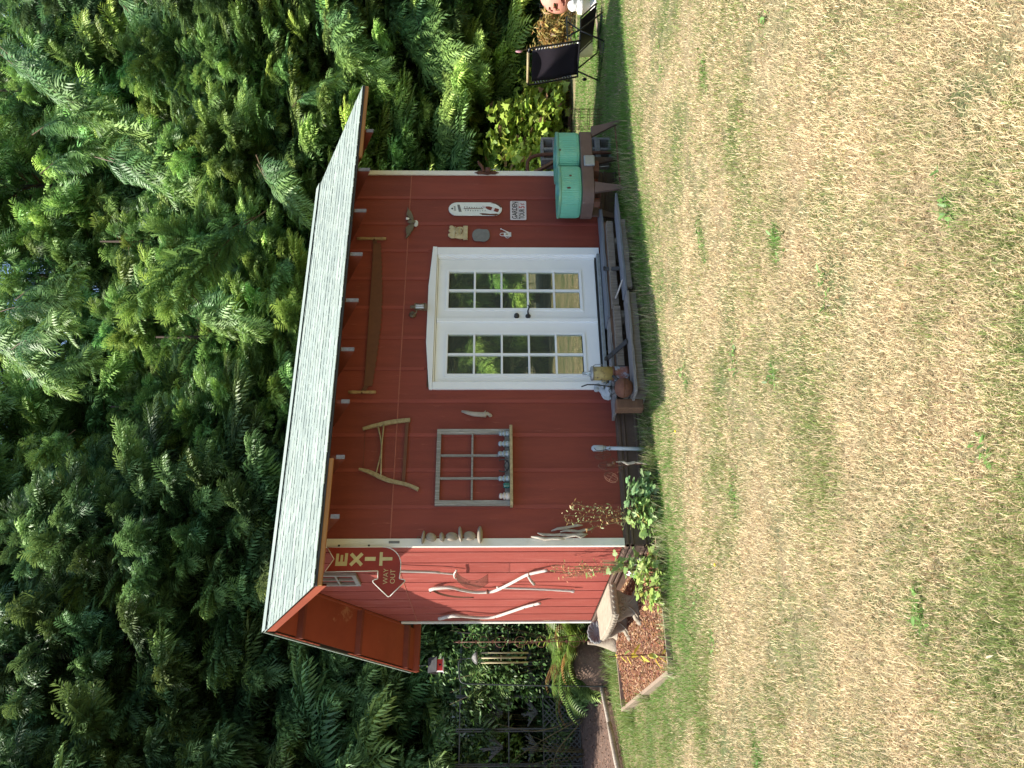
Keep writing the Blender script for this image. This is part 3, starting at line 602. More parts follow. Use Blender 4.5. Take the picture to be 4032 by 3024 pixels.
# garden tour sign
s = thing('garden_tour_sign', 'small pale sign reading GARDEN TOUR 5 cents in black and red', 'sign', (4.27,-.01,1.25))
r_ = .014; P = []
for (cx_, cz_, a0) in ((4.416-r_,1.455-r_,0),(4.121+r_,1.455-r_,90),(4.121+r_,1.255+r_,180),(4.416-r_,1.255+r_,270)):
    P += [(cx_+r_*math.cos(R_(a0+k*30)), cz_+r_*math.sin(R_(a0+k*30))) for k in range(4)]
MB().prism(P, 'y', -.013, -.009).build('plate', M['signw'], s)
text('GARDEN', .092, 4.134, 1.368, -.0138, M['black'], s, .735, bold=.0012)
text('TOUR', .092, 4.134, 1.280, -.0138, M['black'], s, .62, bold=.0012)
text('5', .098, 4.300, 1.278, -.0138, M['redp'], s, .75, bold=.0015)
text('¢', .080, 4.352, 1.286, -.0138, M['redp'], s, .75)
MB().box(4.13,4.407,-.0142,-.0131,1.3535,1.3560).build('rule', M['black'], s)
for x in (4.14,4.395): MB().lathe([(.001,-.003),(.005,-.002),(.005,0)],(x,-.0131,1.362),8,'y').build('screw', M['iron'], s)
# face plaque
s = thing('face_plaque', 'yellowed plaster wall plaque of a leafy laughing face', 'plaque', (3.915,-.01,1.97))
plate('base', [(3.81,1.975),(4.005,1.975),(4.005,2.03),(3.81,2.03)], M['yplaque'], s, -.045, -.009)
plate('head', [(3.825,2.03),(3.99,2.03),(4.0,2.075),(3.985,2.13),(4.02,2.165),(4.015,2.195),(3.985,2.205),(3.965,2.185),(3.95,2.212),(3.925,2.205),(3.905,2.18),(3.89,2.215),(3.86,2.212),(3.83,2.175),(3.835,2.12),(3.82,2.07)], M['yplaque'], s, -.035, -.009, .008)
MB().tube(arc([(3.935,-.048,2.13),(3.925,-.062,2.10),(3.932,-.066,2.085)]), [.006]*8+[.009]*9, 8).tube(arc([(3.875,-.042,2.062),(3.915,-.05,2.045),(3.96,-.042,2.062)]), .006, 8).blob((3.885,-.042,2.09),.016,.010,.014).blob((3.97,-.042,2.09),.016,.010,.014).tube(arc([(3.855,-.038,2.125),(3.88,-.044,2.135),(3.91,-.040,2.125)]),.006,7).tube(arc([(3.95,-.040,2.125),(3.975,-.044,2.135),(3.99,-.038,2.125)]),.006,7).build('features', M['yplaque'], s)
MB().tube(arc([(3.875,-.046,2.055),(3.915,-.053,2.037),(3.96,-.046,2.055)]), .0035, 6).blob((3.885,-.050,2.118),.008,.004,.004).blob((3.965,-.050,2.118),.008,.004,.004).build('mouth_and_eyes', M['rust'], s)
# grey plaque
P = []
for k in range(28):
    a = 2*math.pi*k/28; rx, rzz = .092, .103; c_, d_ = math.cos(a), math.sin(a); e = (abs(c_)**4+abs(d_)**4)**-.25
    P.append((3.880+rx*c_*e*(1+.05*math.sin(a*6)), 1.812+rzz*d_*e*(1+.05*math.cos(a*4))))
o = MB().prism(P, 'y', -.024, -.009).build('slate_plaque', M['slate'], bevel=.005, origin=(3.88,-.01,1.70)); settags(o, 'dark grey cast plaque with scalloped edge below the face plaque', 'plaque')
# watering can ornament
s = thing('watering_can_ornament', 'little flat white watering can ornament below the grey plaque', 'ornament', (3.9,-.01,1.43))
plate('can', [(3.862,1.445),(3.925,1.445),(3.918,1.535),(3.868,1.535)], M['whites'], s, -.022, -.009, .002)
MB().tube([(3.920,-.016,1.47),(3.975,-.016,1.565)],[.007,.004],7).blob((3.978,-.016,1.570),.010,.006,.008).build('spout', M['whites'], s)
MB().tube(arc([(3.872,-.016,1.53),(3.875,-.016,1.57),(3.893,-.016,1.582),(3.912,-.016,1.57),(3.915,-.016,1.53)]),.0035,6).tube(arc([(3.866,-.016,1.52),(3.845,-.016,1.505),(3.842,-.016,1.48),(3.866,-.016,1.465)]),.0035,6).build('handle', M['whites'], s)
MB().blob((3.893,-.024,1.50),.011,.003,.016).build('picture', M['olive'], s)
# bell bracket on the right corner
s = thing('iron_bracket', 'rusty ornate iron wall bracket with a swinging arm on the right corner trim', 'bracket', (4.87,-.02,1.75))
MB().prism([(4.86,1.905),(4.875,1.87),(4.89,1.86),(4.89,1.64),(4.875,1.63),(4.86,1.595),(4.845,1.63),(4.832,1.64),(4.832,1.70),(4.822,1.745),(4.832,1.79),(4.832,1.86),(4.845,1.87)], 'y', -.032, -.0205).build('plate', M['rust'], s, bevel=.003)
MB().tube([(4.885,-.05,1.70),(4.885,-.05,1.765)], .034, 10).tube(arc([(4.87,-.04,1.79),(4.93,-.06,1.81),(4.96,-.07,1.84)]), .02, 8).tube([(4.96,-.07,1.84),(5.0,-.08,1.86)],[.02,.012],8).build('knuckle', M['rust'], s)
MB().tube([(4.89,-.05,1.70),(4.90,-.05,1.60)], .006, 7).build('pin', M['galv'], s)
# stone strand
s = thing('hanging_stones', 'strand of seven flat river stones threaded on a cord down the left corner trim', 'ornament', (.07,-.06,1.75))
for i,(x,z_,rx,ry,rzz,rt) in enumerate([(.058,2.363,.072,.05,.018,.12),(.058,2.283,.046,.028,.056,.5),(.058,2.175,.050,.045,.026,-.15),(.064,2.074,.047,.022,.064,.1),(.090,1.99,.082,.05,.022,-.1),(.072,1.896,.048,.022,.063,.15),(.082,1.793,.092,.055,.029,.0)]):
    MB().blob((x,-.075,z_), rx, ry, rzz, 14, 9, .03, i, Matrix.Rotation(rt,3,'Y')).build('stone', M['pebble'], s)
MB().tube([(.065,-.075,2.42),(.065,-.075,1.78)], .002, 5).tube([(.065,-.02,2.42),(.065,-.075,2.42)], .003, 5).build('cord', M['stem'], s)
# driftwood bundle
s = thing('driftwood_bundle', 'bundle of bleached driftwood sticks hung low on the left corner trim', 'driftwood', (.1,-.05,.66))
for (a, b, r1) in (((.058,1.277),(.036,.935),.017),((.100,1.21),(.082,.93),.015),((.13,1.07),(.195,.745),.016),((.075,1.02),(.09,.70),.017),((.125,.98),(.135,.66),.015),((.06,.98),(.07,.72),.012)):
    P = [(a[0]+(b[0]-a[0])*t+random.uniform(-.010,.010), -.045-random.uniform(0,.02), a[1]+(b[1]-a[1])*t) for t in (0,.2,.4,.6,.8,1)]
    MB().tube(P, [r1*.35,r1*.9,r1,r1*.9,r1*1.05,r1*.3], 7).build('stick', M['drift'], s)
o = MB().box(.012,.036,-.026,-.0205,2.604,2.712).build('metal_tag', M['slate'], origin=(.03,-.02,2.6)); settags(o, 'small tarnished rectangular plate on the left corner trim', 'plate')
# ================================================================== EXIT SIGN (plane y about -.03, left of the corner)
s = thing('exit_sign', 'dark red bent-arrow sign reading EXIT WAY OUT at the left corner under the eave', 'sign', (-.2,-.03,2.6))
ro = [(-.030,3.325),(-.095,3.275),(-.152,3.243),(-.215,3.275),(-.283,3.325)]
out_ = [(-.030,3.325),(-.152,3.245),(-.283,3.325),(-.274,2.800),(-.354,2.797),(-.362,2.828),(-.376,2.846),(-.392,2.838),(-.530,2.688),(-.528,2.670),(-.380,2.528),(-.366,2.530),(-.352,2.585),(-.264,2.577)]
cx_, cz_ = -.215, 2.765
out_ += [(-.030-.185+.185*math.cos(a), 2.765+.188*math.sin(a)) for a in np.linspace(-math.pi/2+.1, 0, 9)]
MB().prism(out_, 'y', -.040, -.026).build('panel', M['signred'], s)
e = MB(); n = len(out_)
for i in range(n):
    a, b = out_[i], out_[(i+1)%n]; e.tube([(a[0],-.041,a[1]),(b[0],-.041,b[1])], .0045, 6)
e.build('rim', M['cream'], s)
E_ = [(-.222,3.228),(-.222,3.112),(-.094,3.108),(-.094,3.137),(-.180,3.139),(-.180,3.156),(-.112,3.155),(-.112,3.180),(-.180,3.182),(-.180,3.199),(-.098,3.197),(-.098,3.224)]
plate('lettering', E_, M['signy'], s, -.0425, -.0402, .0)
c1, c2 = Vector((-.158,0,3.020)), .0
for a, b in (((-.216,3.078),(-.098,2.966)),((-.100,3.078),(-.216,2.966))): MB().bar((a[0],-.0412-.0003*(a[0]<-.15),a[1]),(b[0],-.0412-.0003*(a[0]<-.15),b[1]),.034,.002,(0,1,0)).build('lettering', M['signy'], s)
plate('lettering', [(-.172,2.938),(-.172,2.832),(-.133,2.830),(-.133,2.937)], M['signy'], s, -.0425, -.0402, 0)
plate('lettering', [(-.222,2.792),(-.222,2.760),(-.171,2.762),(-.168,2.664),(-.136,2.664),(-.136,2.762),(-.086,2.762),(-.084,2.792)], M['signy'], s, -.0425, -.0402, 0)
text('WAY', .070, -.408, 2.698, -.0405, M['signy'], s, .98, bold=-.0008); text('OUT', .070, -.405, 2.628, -.0405, M['signy'], s, .98, bold=-.0008)
MB().box(-.05,0,-.024,-.021,3.2,3.22).box(-.05,0,-.024,-.021,2.9,2.92).build('hanger', M['iron'], s)
# ================================================================== THINGS ON THE SIDE WALL (plane x = 0, facing -x)
s = thing('small_window_frame', 'small old grey window frame under the eave behind the exit sign', 'window frame', (-.02,1.2,3.18))
for a in ((.985,1.03),(1.39,1.435)): MB().box(-.04,-.005,a[0],a[1],3.185,3.66).build('stile', M['grayz'], s, bevel=.002)
for a in ((3.185,3.235),(3.62,3.66)): MB().box(-.04,-.005,1.0305,1.3895,a[0],a[1]).build('rail', M['grayz'], s, bevel=.002)
MB().box(-.036,-.008,1.20,1.222,3.2355,3.6195).build('muntin', M['grayz'], s); MB().box(-.037,-.009,1.0305,1.199,3.41,3.43).box(-.037,-.009,1.223,1.3895,3.41,3.43).build('muntin', M['grayz'], s)
def sidepath(pts, x): return arc([(x, a, b) for a, b in pts], 5)
s = thing('hand_rake', 'old manure rake with a pale handle and curved rusty tines on the sunlit side wall', 'rake', (-.07,.9,2.0))
MB().tube(sidepath([(.66,2.98),(.727,2.665),(.77,2.338),(.80,2.24)], -.06), .015, 8).build('handle', M['bone'], s)
MB().tube(sidepath([(.80,2.26),(.85,2.13),(.877,2.087)], -.06), .011, 8).tube(arc([(-.06,.70,2.055),(-.075,.80,2.085),(-.08,.88,2.088),(-.075,.96,2.085),(-.06,1.05,2.06)]), .009, 8).build('head', M['bone'], s)
for i in range(8):
    t = i/7; y0 = .70+.35*t
    MB().tube(arc([(-.07,y0,2.07),(-.13,y0+.03,2.0),(-.17,y0+.03,1.90),(-.165,y0-.01,1.80),(-.12,y0-.05,1.715)], 4), [.0034]*17, 5).build('tine', M['rust'], s)
s = thing('scythe', 'long bleached scythe with a grip and rusty curved blade on the sunlit side wall', 'scythe', (-.06,1.4,1.1))
MB().tube(sidepath([(1.551,2.397),(1.48,2.33),(1.440,2.158),(1.55,2.036),(1.66,1.876),(1.653,1.713),(1.562,1.615),(1.268,1.458),(.987,1.324),(.879,1.251),(.738,1.075)], -.055), [.021]*12+[.019]*20+[.017]*19, 10).build('snath', M['bone'], s)
MB().tube([(-.06,.906,1.285),(-.10,.99,1.245),(-.12,1.07,1.205)], [.013,.016,.018], 8).build('grip', M['bone'], s)
for (a,b) in ((1.652,1.73),(.90,1.265),(1.57,2.40)): MB().blob((-.055,a,b),.031,.030,.016).build('collar', M['rust'], s)
V = sidepath([(1.60,2.37),(1.76,2.30),(1.87,2.19),(1.925,2.05),(1.922,1.898)], -.05); n = len(V); VV = []
for i, p in enumerate(V):
    w_ = .040*(1-(i/(n-1))**2)+.002; VV += [(p.x-.01, p.y, p.z), (p.x+.005, p.y-w_, p.z-w_*.3), (p.x, p.y, p.z)]
MB().add(VV, [(3*i,3*i+3,3*i+4,3*i+1) for i in range(n-1)]+[(3*i+2,3*i+1,3*i+4,3*i+5) for i in range(n-1)]+[(3*i,3*i+2,3*i+5,3*i+3) for i in range(n-1)]).build('blade', M['rustsaw'], s)
s = thing('axe_handle', 'straight pale wooden tool handle hung below the upper scythe', 'handle', (-.05,1.6,.7))
MB().tube(sidepath([(1.50,1.62),(1.533,1.518),(1.601,1.063),(1.67,.78),(1.695,.705)], -.04), [.014]*12+[.016]*5+[.022]*3+[.018], 8).build('shaft', M['bone'], s)
s = thing('scythe', 'bladeless pale scythe handle nearest the back corner of the side wall', 'scythe', (-.06,2.7,1.1))
MB().tube(sidepath([(3.025,2.377),(2.86,2.187),(2.917,2.01),(2.990,1.795),(2.94,1.649),(2.702,1.471),(2.383,1.25),(2.214,1.084)], -.055), [.026]*8+[.019]*28, 10).build('snath', M['bone'], s)
for (a,b) in ((2.935,1.64),(2.42,1.275),(2.29,1.16)): MB().blob((-.055,a,b),.028,.028,.012).build('collar', M['rust'], s)
MB().tube(sidepath([(3.0,2.30),(3.15,2.10),(3.18,1.85)], -.03), [.004]*11, 6).build('hanging_wire', M['rust'], s)
# ================================================================== IN FRONT OF THE DOORS
def remesh(o, v=.006, sm=4):
    r = o.modifiers.new('remesh', 'REMESH'); r.mode = 'VOXEL'; r.voxel_size = v; r.use_smooth_shade = True
    s_ = o.modifiers.new('smooth', 'SMOOTH'); s_.iterations = sm; s_.factor = .5; return o
def rough_board(x0, x1, ya, yb, z0, z1, dy=0, dz=0, n=14, jit=.006, seed=1):
    """a plank with an uneven outline, drifting by dy/dz along its length"""
    rr = random.Random(seed); V = []; 
    for i in range(n+1):
        t = i/n; x = x0+(x1-x0)*t; j = [rr.uniform(-jit, jit) for _ in range(4)]
        V += [(x, ya+dy*t+j[0], z0+dz*t+j[1]*.6), (x, yb+dy*t+j[2], z0+dz*t), (x, yb+dy*t+j[2], z1+dz*t+j[3]*.3), (x, ya+dy*t+j[0], z1+dz*t+j[3]*.5)]
    Fc = [(4*i+a, 4*i+(a+1)%4, 4*i+4+(a+1)%4, 4*i+4+a) for i in range(n) for a in range(4)]+[(3,2,1,0),(4*n,4*n+1,4*n+2,4*n+3)]
    return MB().add(V, Fc)
s = thing('plank_step', 'long low step of weathered planks and rough beam before the white doors', 'step', (2.8,-.35,0))
t_ = rough_board(2.53,4.05,-.31,-.035,.352,.378,.0,.0,12,.007,3); t_.build('plank', M['plankb'], s, bevel=.003)
MB().prism([(4.055,-.035),(4.055,-.30),(4.12,-.22),(4.23,-.035)], 'z', .352, .378).build('plank', M['plankb'], s)
rough_board(1.92,2.52,-.30,-.10,.345,.372,.0,-.004,8,.008,4).build('plank', M['plankg'], s, bevel=.003)
rough_board(1.37,1.90,-.32,-.04,.345,.372,-.02,0,8,.01,5).build('plank', M['plankg'], s, bevel=.003)
rough_board(2.30,3.86,-.30,-.265,.275,.350,.0,0,10,.005,6).build('plank', M['plankr'], s)
rough_board(1.80,2.29,-.31,-.275,.270,.340,.0,0,8,.005,7).build('plank', M['plankr'], s)
rough_board(2.605,3.78,-.43,-.34,.262,.338,.0,0,22,.004,8).build('beam', M['beam'], s, bevel=.004)
rough_board(1.83,2.585,-.45,-.36,.255,.330,.0,0,16,.004,9).build('beam', M['beam'], s, bevel=.004)
rough_board(2.62,3.78,-.72,-.50,.205,.232,.03,.012,14,.006,10).build('plank', M['plankb'], s, bevel=.003)
MB().prism([(3.781,-.69),(3.781,-.47),(3.86,-.50),(4.02,-.64)], 'z', .218, .243).build('plank', M['plankb'], s)
rough_board(2.66,3.60,-.715,-.675,.150,.204,.03,.012,10,.006,11).build('plank', M['beam'], s)
rough_board(1.38,2.60,-.73,-.49,.19,.218,.0,.004,14,.006,12).build('plank', M['plankg'], s, bevel=.003)
rough_board(1.45,2.60,-.70,-.665,.11,.189,.0,.004,8,.006,15).build('plank', M['beam'], s)
for x in (1.6,2.5,3.5): MB().box(x-.045,x+.045,-.64,-.05,.02,.188 if x<2.6 else .20).build('bearer', M['beam'], s)
for x in (1.6,2.5,3.5): MB().box(x-.04,x+.04,-.42,-.05,.2005,.255 if x<2.6 else .262).build('bearer', M['beam'], s)
MB().tube([(2.86,-.70,.155),(2.80,-.62,.24),(2.68,-.45,.30)], .010, 6).build('peg', M['bone'], s)
o = MB().box(1.295,1.405,-.50,-.37,.10,.385).build('wood_block', M['plankr'], bevel=.01, origin=(1.35,-.45,.02)); settags(o, 'upright orange-brown block of wood at the left end of the plank step', 'wood block')
s = thing('iron_strap', 'flat dark iron strap leaning across the beam near the left end of the plank step', 'strap', (2.0,-.45,.25))
MB().bar((1.925,-.40,.45),(2.06,-.56,.235),.05,.012,(0,-1,.5)).tube([(1.91,-.42,.452),(1.945,-.42,.448)],.016,8).tube([(1.955,-.43,.385),(1.955,-.46,.385)],.018,8).tube([(2.04,-.56,.235),(2.085,-.56,.24)],.014,8).build('strap', M['iron'], s)
s = thing('iron_strap', 'shorter iron strap leaning over the beam below the right door leaf', 'strap', (3.12,-.42,.25))
MB().bar((3.165,-.33,.385),(3.03,-.53,.235),.045,.012,(0,-1,.5)).tube([(3.15,-.34,.385),(3.185,-.34,.385)],.014,8).build('strap', M['iron'], s)
# oil can / smoker
s = thing('old_can', 'rusty yellow and blue-grey can with a glass chimney, standing on the step', 'can', (1.775,-.42,.219))
cx, cy = 1.745, -.42
MB().lathe([(.076,.219),(.078,.26),(.075,.262),(.078,.30),(.075,.305),(.078,.34),(.075,.375)], (cx,cy,0), 24).build('lower_drum', M['canb'], s)
MB().lathe([(.080,.375),(.082,.38),(.082,.388),(.078,.392)], (cx,cy,0), 24).build('band', M['rust'], s)
MB().lathe([(.074,.392),(.075,.5),(.074,.595)], (cx,cy,0), 24).build('upper_drum', M['canm'], s)
MB().lathe([(.076,.5955),(.079,.600),(.079,.612),(.072,.622),(.03,.625),(.001,.625)], (cx,cy,0), 24).build('lid', M['galv'], s)
MB().lathe([(.034,.626),(.020,.66),(.017,.71),(.016,.711),(.001,.711)], (cx,cy,0), 16).build('glass_chimney', M['clear'], s)
MB().tube(arc([(cx+.076,cy,.60),(cx+.10,cy-.01,.57),(cx+.10,cy-.01,.50),(cx+.076,cy,.45)]), .004, 6).build('handle', M['galv'], s)
MB().tube([(cx-.06,cy-.06,.395),(cx-.11,cy-.08,.36),(cx-.13,cy-.08,.33)], .016, 8).build('spout', M['iron'], s)
o = MB().tube([(1.645,-.30,.375),(1.655,-.30,.43),(1.675,-.30,.58),(1.675,-.30,.65),(1.650,-.30,.715)], .008, 7, .4).build('curved_iron_rod', M['iron'], origin=(1.65,-.3,.37)); settags(o, 'thin curved dark iron rod standing between the can and the cherub', 'rod')
# cherub figurine (one continuous body)
c = MB(); cx, cy, cz = 1.69, -.14, .372
c.blob((1.735,cy,.52),.036,.036,.040,16,12).blob((1.715,cy-.005,.49),.02,.02,.03)
c.tube([(1.705,cy,.49),(1.67,cy,.455),(1.635,cy,.405),(1.625,cy,.385)], [.030,.044,.052,.046], 12)
c.tube([(1.715,cy-.035,.475),(1.755,cy-.06,.44),(1.735,cy-.07,.475)], [.018,.016,.012], 8).tube([(1.715,cy+.03,.475),(1.75,cy+.03,.43),(1.74,cy-.01,.45)], [.018,.016,.012], 8)
c.tube([(1.63,cy-.03,.395),(1.70,cy-.06,.42),(1.745,cy-.06,.385)], [.034,.026,.018], 10).tube([(1.63,cy+.03,.395),(1.70,cy+.02,.415),(1.755,cy+.01,.385)], [.034,.026,.018], 10)
c.tube([(1.745,cy-.06,.385),(1.785,cy-.07,.382)], [.016,.012], 8).tube([(1.755,cy+.01,.385),(1.79,cy,.382)], [.016,.012], 8)
c.tube([(1.64,cy,.47),(1.60,cy,.45),(1.585,cy,.41),(1.60,cy,.385)], [.02,.022,.02,.02], 8).blob((1.762,cy-.012,.512),.010,.008,.008).blob((1.70,cy,.535),.03,.034,.03)
o = remesh(c.build('cherub_figurine', M['cherub'], origin=(1.69,cy,cz)), .005, 3); settags(o, 'pale grey seated cherub figurine at the left end of the step', 'figurine')
o = MB().blob((1.775,cy-.03,.445),.028,.030,.034,12,9).build('yellow_bowl', M['yplaque'], origin=(1.775,-.2,.4)); settags(o, 'small yellowish rounded bowl held by the cherub figurine', 'bowl')
s = thing('iron_ball', 'rusty round cast iron ball with a seam, on the left end of the low plank', 'ball', (1.475,-.6,.219))
MB().lathe([(.03,.219),(.07,.235),(.098,.275),(.104,.305),(.104,.3125)], (1.475,-.61,0), 24).build('lower_half', M['rust'], s)
MB().lathe([(.106,.3135),(.104,.33),(.092,.365),(.060,.395),(.02,.408),(.001,.409)], (1.475,-.61,0), 24).build('upper_half', M['rust'], s)
MB().tube([(1.475,-.61,.405),(1.475,-.61,.43)], .018, 8).tube(arc([(1.475,-.61,.43),(1.44,-.62,.47),(1.40,-.61,.44),(1.42,-.60,.41)]), .0035, 6).build('wire', M['iron'], s)
# ================================================================== TWIN WASH TUBS
def rrect(cx, cy, hx, hy, r, n=10, rip=0, seed=0):
    P = []
    for sx, sy, a0 in ((1,1,0),(-1,1,90),(-1,-1,180),(1,-1,270)):
        for k in range(n): a = R_(a0+90*k/(n-1)); P.append((cx+sx*(hx-r)+r*math.cos(a), cy+sy*(hy-r)+r*math.sin(a)))
    if rip:   # resample and flute
        Q = []; m = len(P)
        for i in range(m):
            a, b = Vector(P[i]), Vector(P[(i+1)%m]); L_ = (b-a).length; k = max(1, int(L_/.006))
            for j in range(k): Q.append(a.lerp(b, j/k))
        d = 0; P = []
        for i, q in enumerate(Q):
            nx = Q[(i+1)%len(Q)]; t = (nx-Q[i-1]).normalized(); d += (q-Q[i-1]).length if i else 0
            P.append((q.x+t.y*rip*math.sin(d*2*math.pi/.028), q.y-t.x*rip*math.sin(d*2*math.pi/.028)))
    return P
def loft(mb_, rings, cap0=True, cap1=True):
    n = len(rings[0][0]); V = []
    for P, z in rings: V += [(p[0], p[1], z) for p in P]
    Fc = [(i*n+j, i*n+(j+1)%n, (i+1)*n+(j+1)%n, (i+1)*n+j) for i in range(len(rings)-1) for j in range(n)]
    if cap0: Fc.append(tuple(range(n-1,-1,-1)))
    if cap1: Fc.append(tuple((len(rings)-1)*n+j for j in range(n)))
    return mb_.add(V, Fc)
tub = thing('twin_wash_tub', 'pair of mint green fluted wash tubs in a brown metal frame on splayed legs', 'wash tub', (4.4,-.35,.05))
tubcy = -.36
for i, (xc, z1) in enumerate(((4.262,.895),(4.800,.905))):
    hx, hy = .262, .255; mb_ = MB(); rg = []; base_o = rrect(xc,tubcy,hx,hy,.15,10,.0028)
    for (g, z) in ((-.03,.615),(-.008,.63),(0,.66),(0,z1-.035)): rg.append(([(xc+(p[0]-xc)*(1+g/.3), tubcy+(p[1]-tubcy)*(1+g/.3)) for p in base_o], z))
    n = len(rg[-1][0])
    loft(mb_, rg, True, False).build('tub', M['mint'], tub)
    r2 = MB(); loft(r2, [(rrect(xc,tubcy,hx,hy,.15),z1-.036),(rrect(xc,tubcy,hx+.009,hy+.009,.155),z1-.028),(rrect(xc,tubcy,hx+.009,hy+.009,.155),z1-.004),(rrect(xc,tubcy,hx+.002,hy+.002,.15),z1),(rrect(xc,tubcy,hx-.012,hy-.012,.14),z1),(rrect(xc,tubcy,hx-.03,hy-.03,.13),.66)], False, True).build('rim', mat('tub_rim', (.20,.40,.22), (.10,.30,.28), .4, 9), tub)
MB().blob((4.30,-.618,.75),.012,.004,.016,8,6).build('rust_chip', M['rust'], tub); MB().blob((4.12,-.612,.775),.014,.004,.022,7,6,.3).build('rust_chip', M['rust'], tub); MB().blob((4.70,-.618,.86),.012,.004,.010,7,6,.3).build('rust_chip', M['rust'], tub)
fr_ = MB(); loft(fr_, [(rrect(4.53,tubcy,.535,.262,.16),.472),(rrect(4.53,tubcy,.542,.268,.16),.48),(rrect(4.53,tubcy,.542,.268,.16),.608),(rrect(4.53,tubcy,.528,.255,.15),.614)]).build('frame', M['brownm'], tub)
MB().box(4.43,4.58,-.665,-.629,.455,.585).build('motor_plate', M['galv'], tub, bevel=.012)
MB().box(4.39,4.55,-.60,-.45,.40,.471).build('bracket', M['rust'], tub, bevel=.006)
MB().box(4.14,4.20,-.55,-.40,.38,.471).build('bracket', M['rust'], tub, bevel=.004); MB().box(4.0,4.05,-.5,-.4,.40,.471).build('bracket', M['rust'], tub, bevel=.004)
def tleg(x0, y0, x1, y1):
    q = MB(); V = []
    for (t, w_, d_) in ((0,.085,.035),(.25,.062,.03),(.6,.036,.026),(1,.024,.022)):
        x, y, z = x0+(x1-x0)*t, y0+(y1-y0)*t, .471-(.471-.04)*t
        V += [(x-w_,y-d_,z),(x+w_,y-d_,z),(x+w_*.6,y+d_,z),(x-w_*.6,y+d_,z)]
    return q.add(V, [(4*i+a,4*i+(a+1)%4,4*i+4+(a+1)%4,4*i+4+a) for i in range(3) for a in range(4)]+[(3,2,1,0),(12,13,14,15)]).build('leg', M['brownm'], tub, bevel=.006)
tleg(4.13,-.585,4.09,-.66); tleg(5.0,-.58,5.17,-.64); tleg(4.13,-.16,4.08,-.08); tleg(4.92,-.14,5.06,-.08)
MB().bar((4.07,-.62,.17),(5.15,-.60,.17),.012,.018).build('stretcher', M['rust'], tub)
MB().tube([(4.52,-.52,.40),(4.53,-.53,.27)], .006, 6).build('drain_rod', M['galv'], tub)
# ================================================================== RIGHT OF THE SHED
def block(x, y, z, lab, rot=0):
    t = MB(); w_, h_, d_ = .20, .097, .0975
    for (a, b, c_, e) in ((-.2,-.165,-.095,.095),(-.018,.018,-.06,.06),(.165,.2,-.095,.095)): t.box(x+a, x+b, y-.095, y+.095, z+c_+.095, z+e+.095)
    t.box(x-.1645,x+.1645,y-.095,y+.095,z,z+.034).box(x-.1645,x+.1645,y-.095,y+.095,z+.156,z+.19)
    o = t.build('cinder_block', M['cinder'], bevel=.003, origin=(x,y,z)); settags(o, lab, 'cinder block', 'cinder blocks stacked behind the wash tubs')
names = ['bottom cinder block of the stack behind the green tubs','second cinder block from the bottom of the stack behind the tubs','middle cinder block of the stack behind the green tubs','cinder block just under the top one behind the tubs','topmost grey cinder block, its holes facing the lawn behind the tubs']
for i in range(5): block(5.60+.008*(i%2), .42, .068+i*.191, names[i])
s = thing('plow_handles', 'rusty old implement with bent pipe loop and wooden shafts beside the shed corner', 'farm implement', (5.3,.3,.07))
MB().tube(arc([(5.12,.30,1.12),(5.12,.30,1.19),(5.22,.30,1.215),(5.38,.30,1.19),(5.455,.30,1.06),(5.46,.28,.80),(5.42,.2,.08)]), .024, 10).build('pipe_loop', M['rust'], s)
MB().bar((5.10,.28,1.17),(5.44,.22,.62),.035,.05,(0,-1,0)).build('shaft', M['plankr'], s); MB().bar((5.05,.34,1.12),(5.30,.30,.50),.03,.05,(0,-1,0)).build('shaft', M['grayz'], s)
s = thing('wire_cage', 'low rusty wire plant cage on the lit grass right of the wash tubs', 'plant cage', (6.80,1.0,.07))
for z in (.12,.26,.40,.54): MB().tube([(6.80+.15*math.cos(a), 1.0+.15*math.sin(a), z) for a in np.linspace(0,2*math.pi,25)], .0035, 5).build('hoop', M['rust'], s)
for k in range(10):
    a = 2*math.pi*k/10; MB().tube([(6.8+.15*math.cos(a),1+.15*math.sin(a),.04),(6.8+.15*math.cos(a),1+.15*math.sin(a),.56)], .003, 5).build('upright', M['rust'], s)
# folding recliner
s = thing('folding_recliner', 'black folding recliner with white laced sling, seen from behind on the lawn', 'chair', (7.6,.5,.07))
def lerp3(a, b, t): return tuple(a[i]+(b[i]-a[i])*t for i in range(3))
T1, B1, T2, B2 = (7.28,.13,1.15), (7.45,.13,.43), (7.28,.80,1.14), (7.46,.80,.41)
MB().tube(arc([B1,lerp3(B1,T1,.5),lerp3(B1,T1,.93),(7.275,.17,1.165),(7.275,.5,1.17),(7.275,.76,1.155),lerp3(B2,T2,.93),lerp3(B2,T2,.5),B2],6), .014, 8).build('back_frame', M['blackm'], s)
MB().tube([(7.272,.19,1.172),(7.272,.74,1.162)], .019, 10).build('head_rail', M['olive'], s)
q = MB(); n1, n2 = 10, 8; V = []
for i in range(n1+1):
    for j in range(n2+1):
        u_, v_ = i/n1, j/n2; a = lerp3(B1,T1,.02+.93*u_); b = lerp3(B2,T2,.02+.93*u_); p = lerp3(a,b,.07+.86*v_)
        V.append((p[0]+.03*math.sin(math.pi*v_)+.012*math.sin(u_*9), p[1], p[2]))
q.add(V, [(i*(n2+1)+j, i*(n2+1)+j+1, (i+1)*(n2+1)+j+1, (i+1)*(n2+1)+j) for i in range(n1) for j in range(n2)], True)
b_ = q.build('backrest', M['blackf'], s); so_ = b_.modifiers.new('s','SOLIDIFY'); so_.thickness = .006
lc = MB()
for i in range(15):
    for P0, P1, sg in ((B1,T1,1),(B2,T2,-1)):
        a = lerp3(P0,P1,.08+.055*i); b = lerp3(P0,P1,.105+.055*i); lc.tube([(a[0],a[1],a[2]),(b[0]+.004,b[1]+sg*.045,b[2])], .0042, 5)
lc.build('lacing', M['cord'], s)
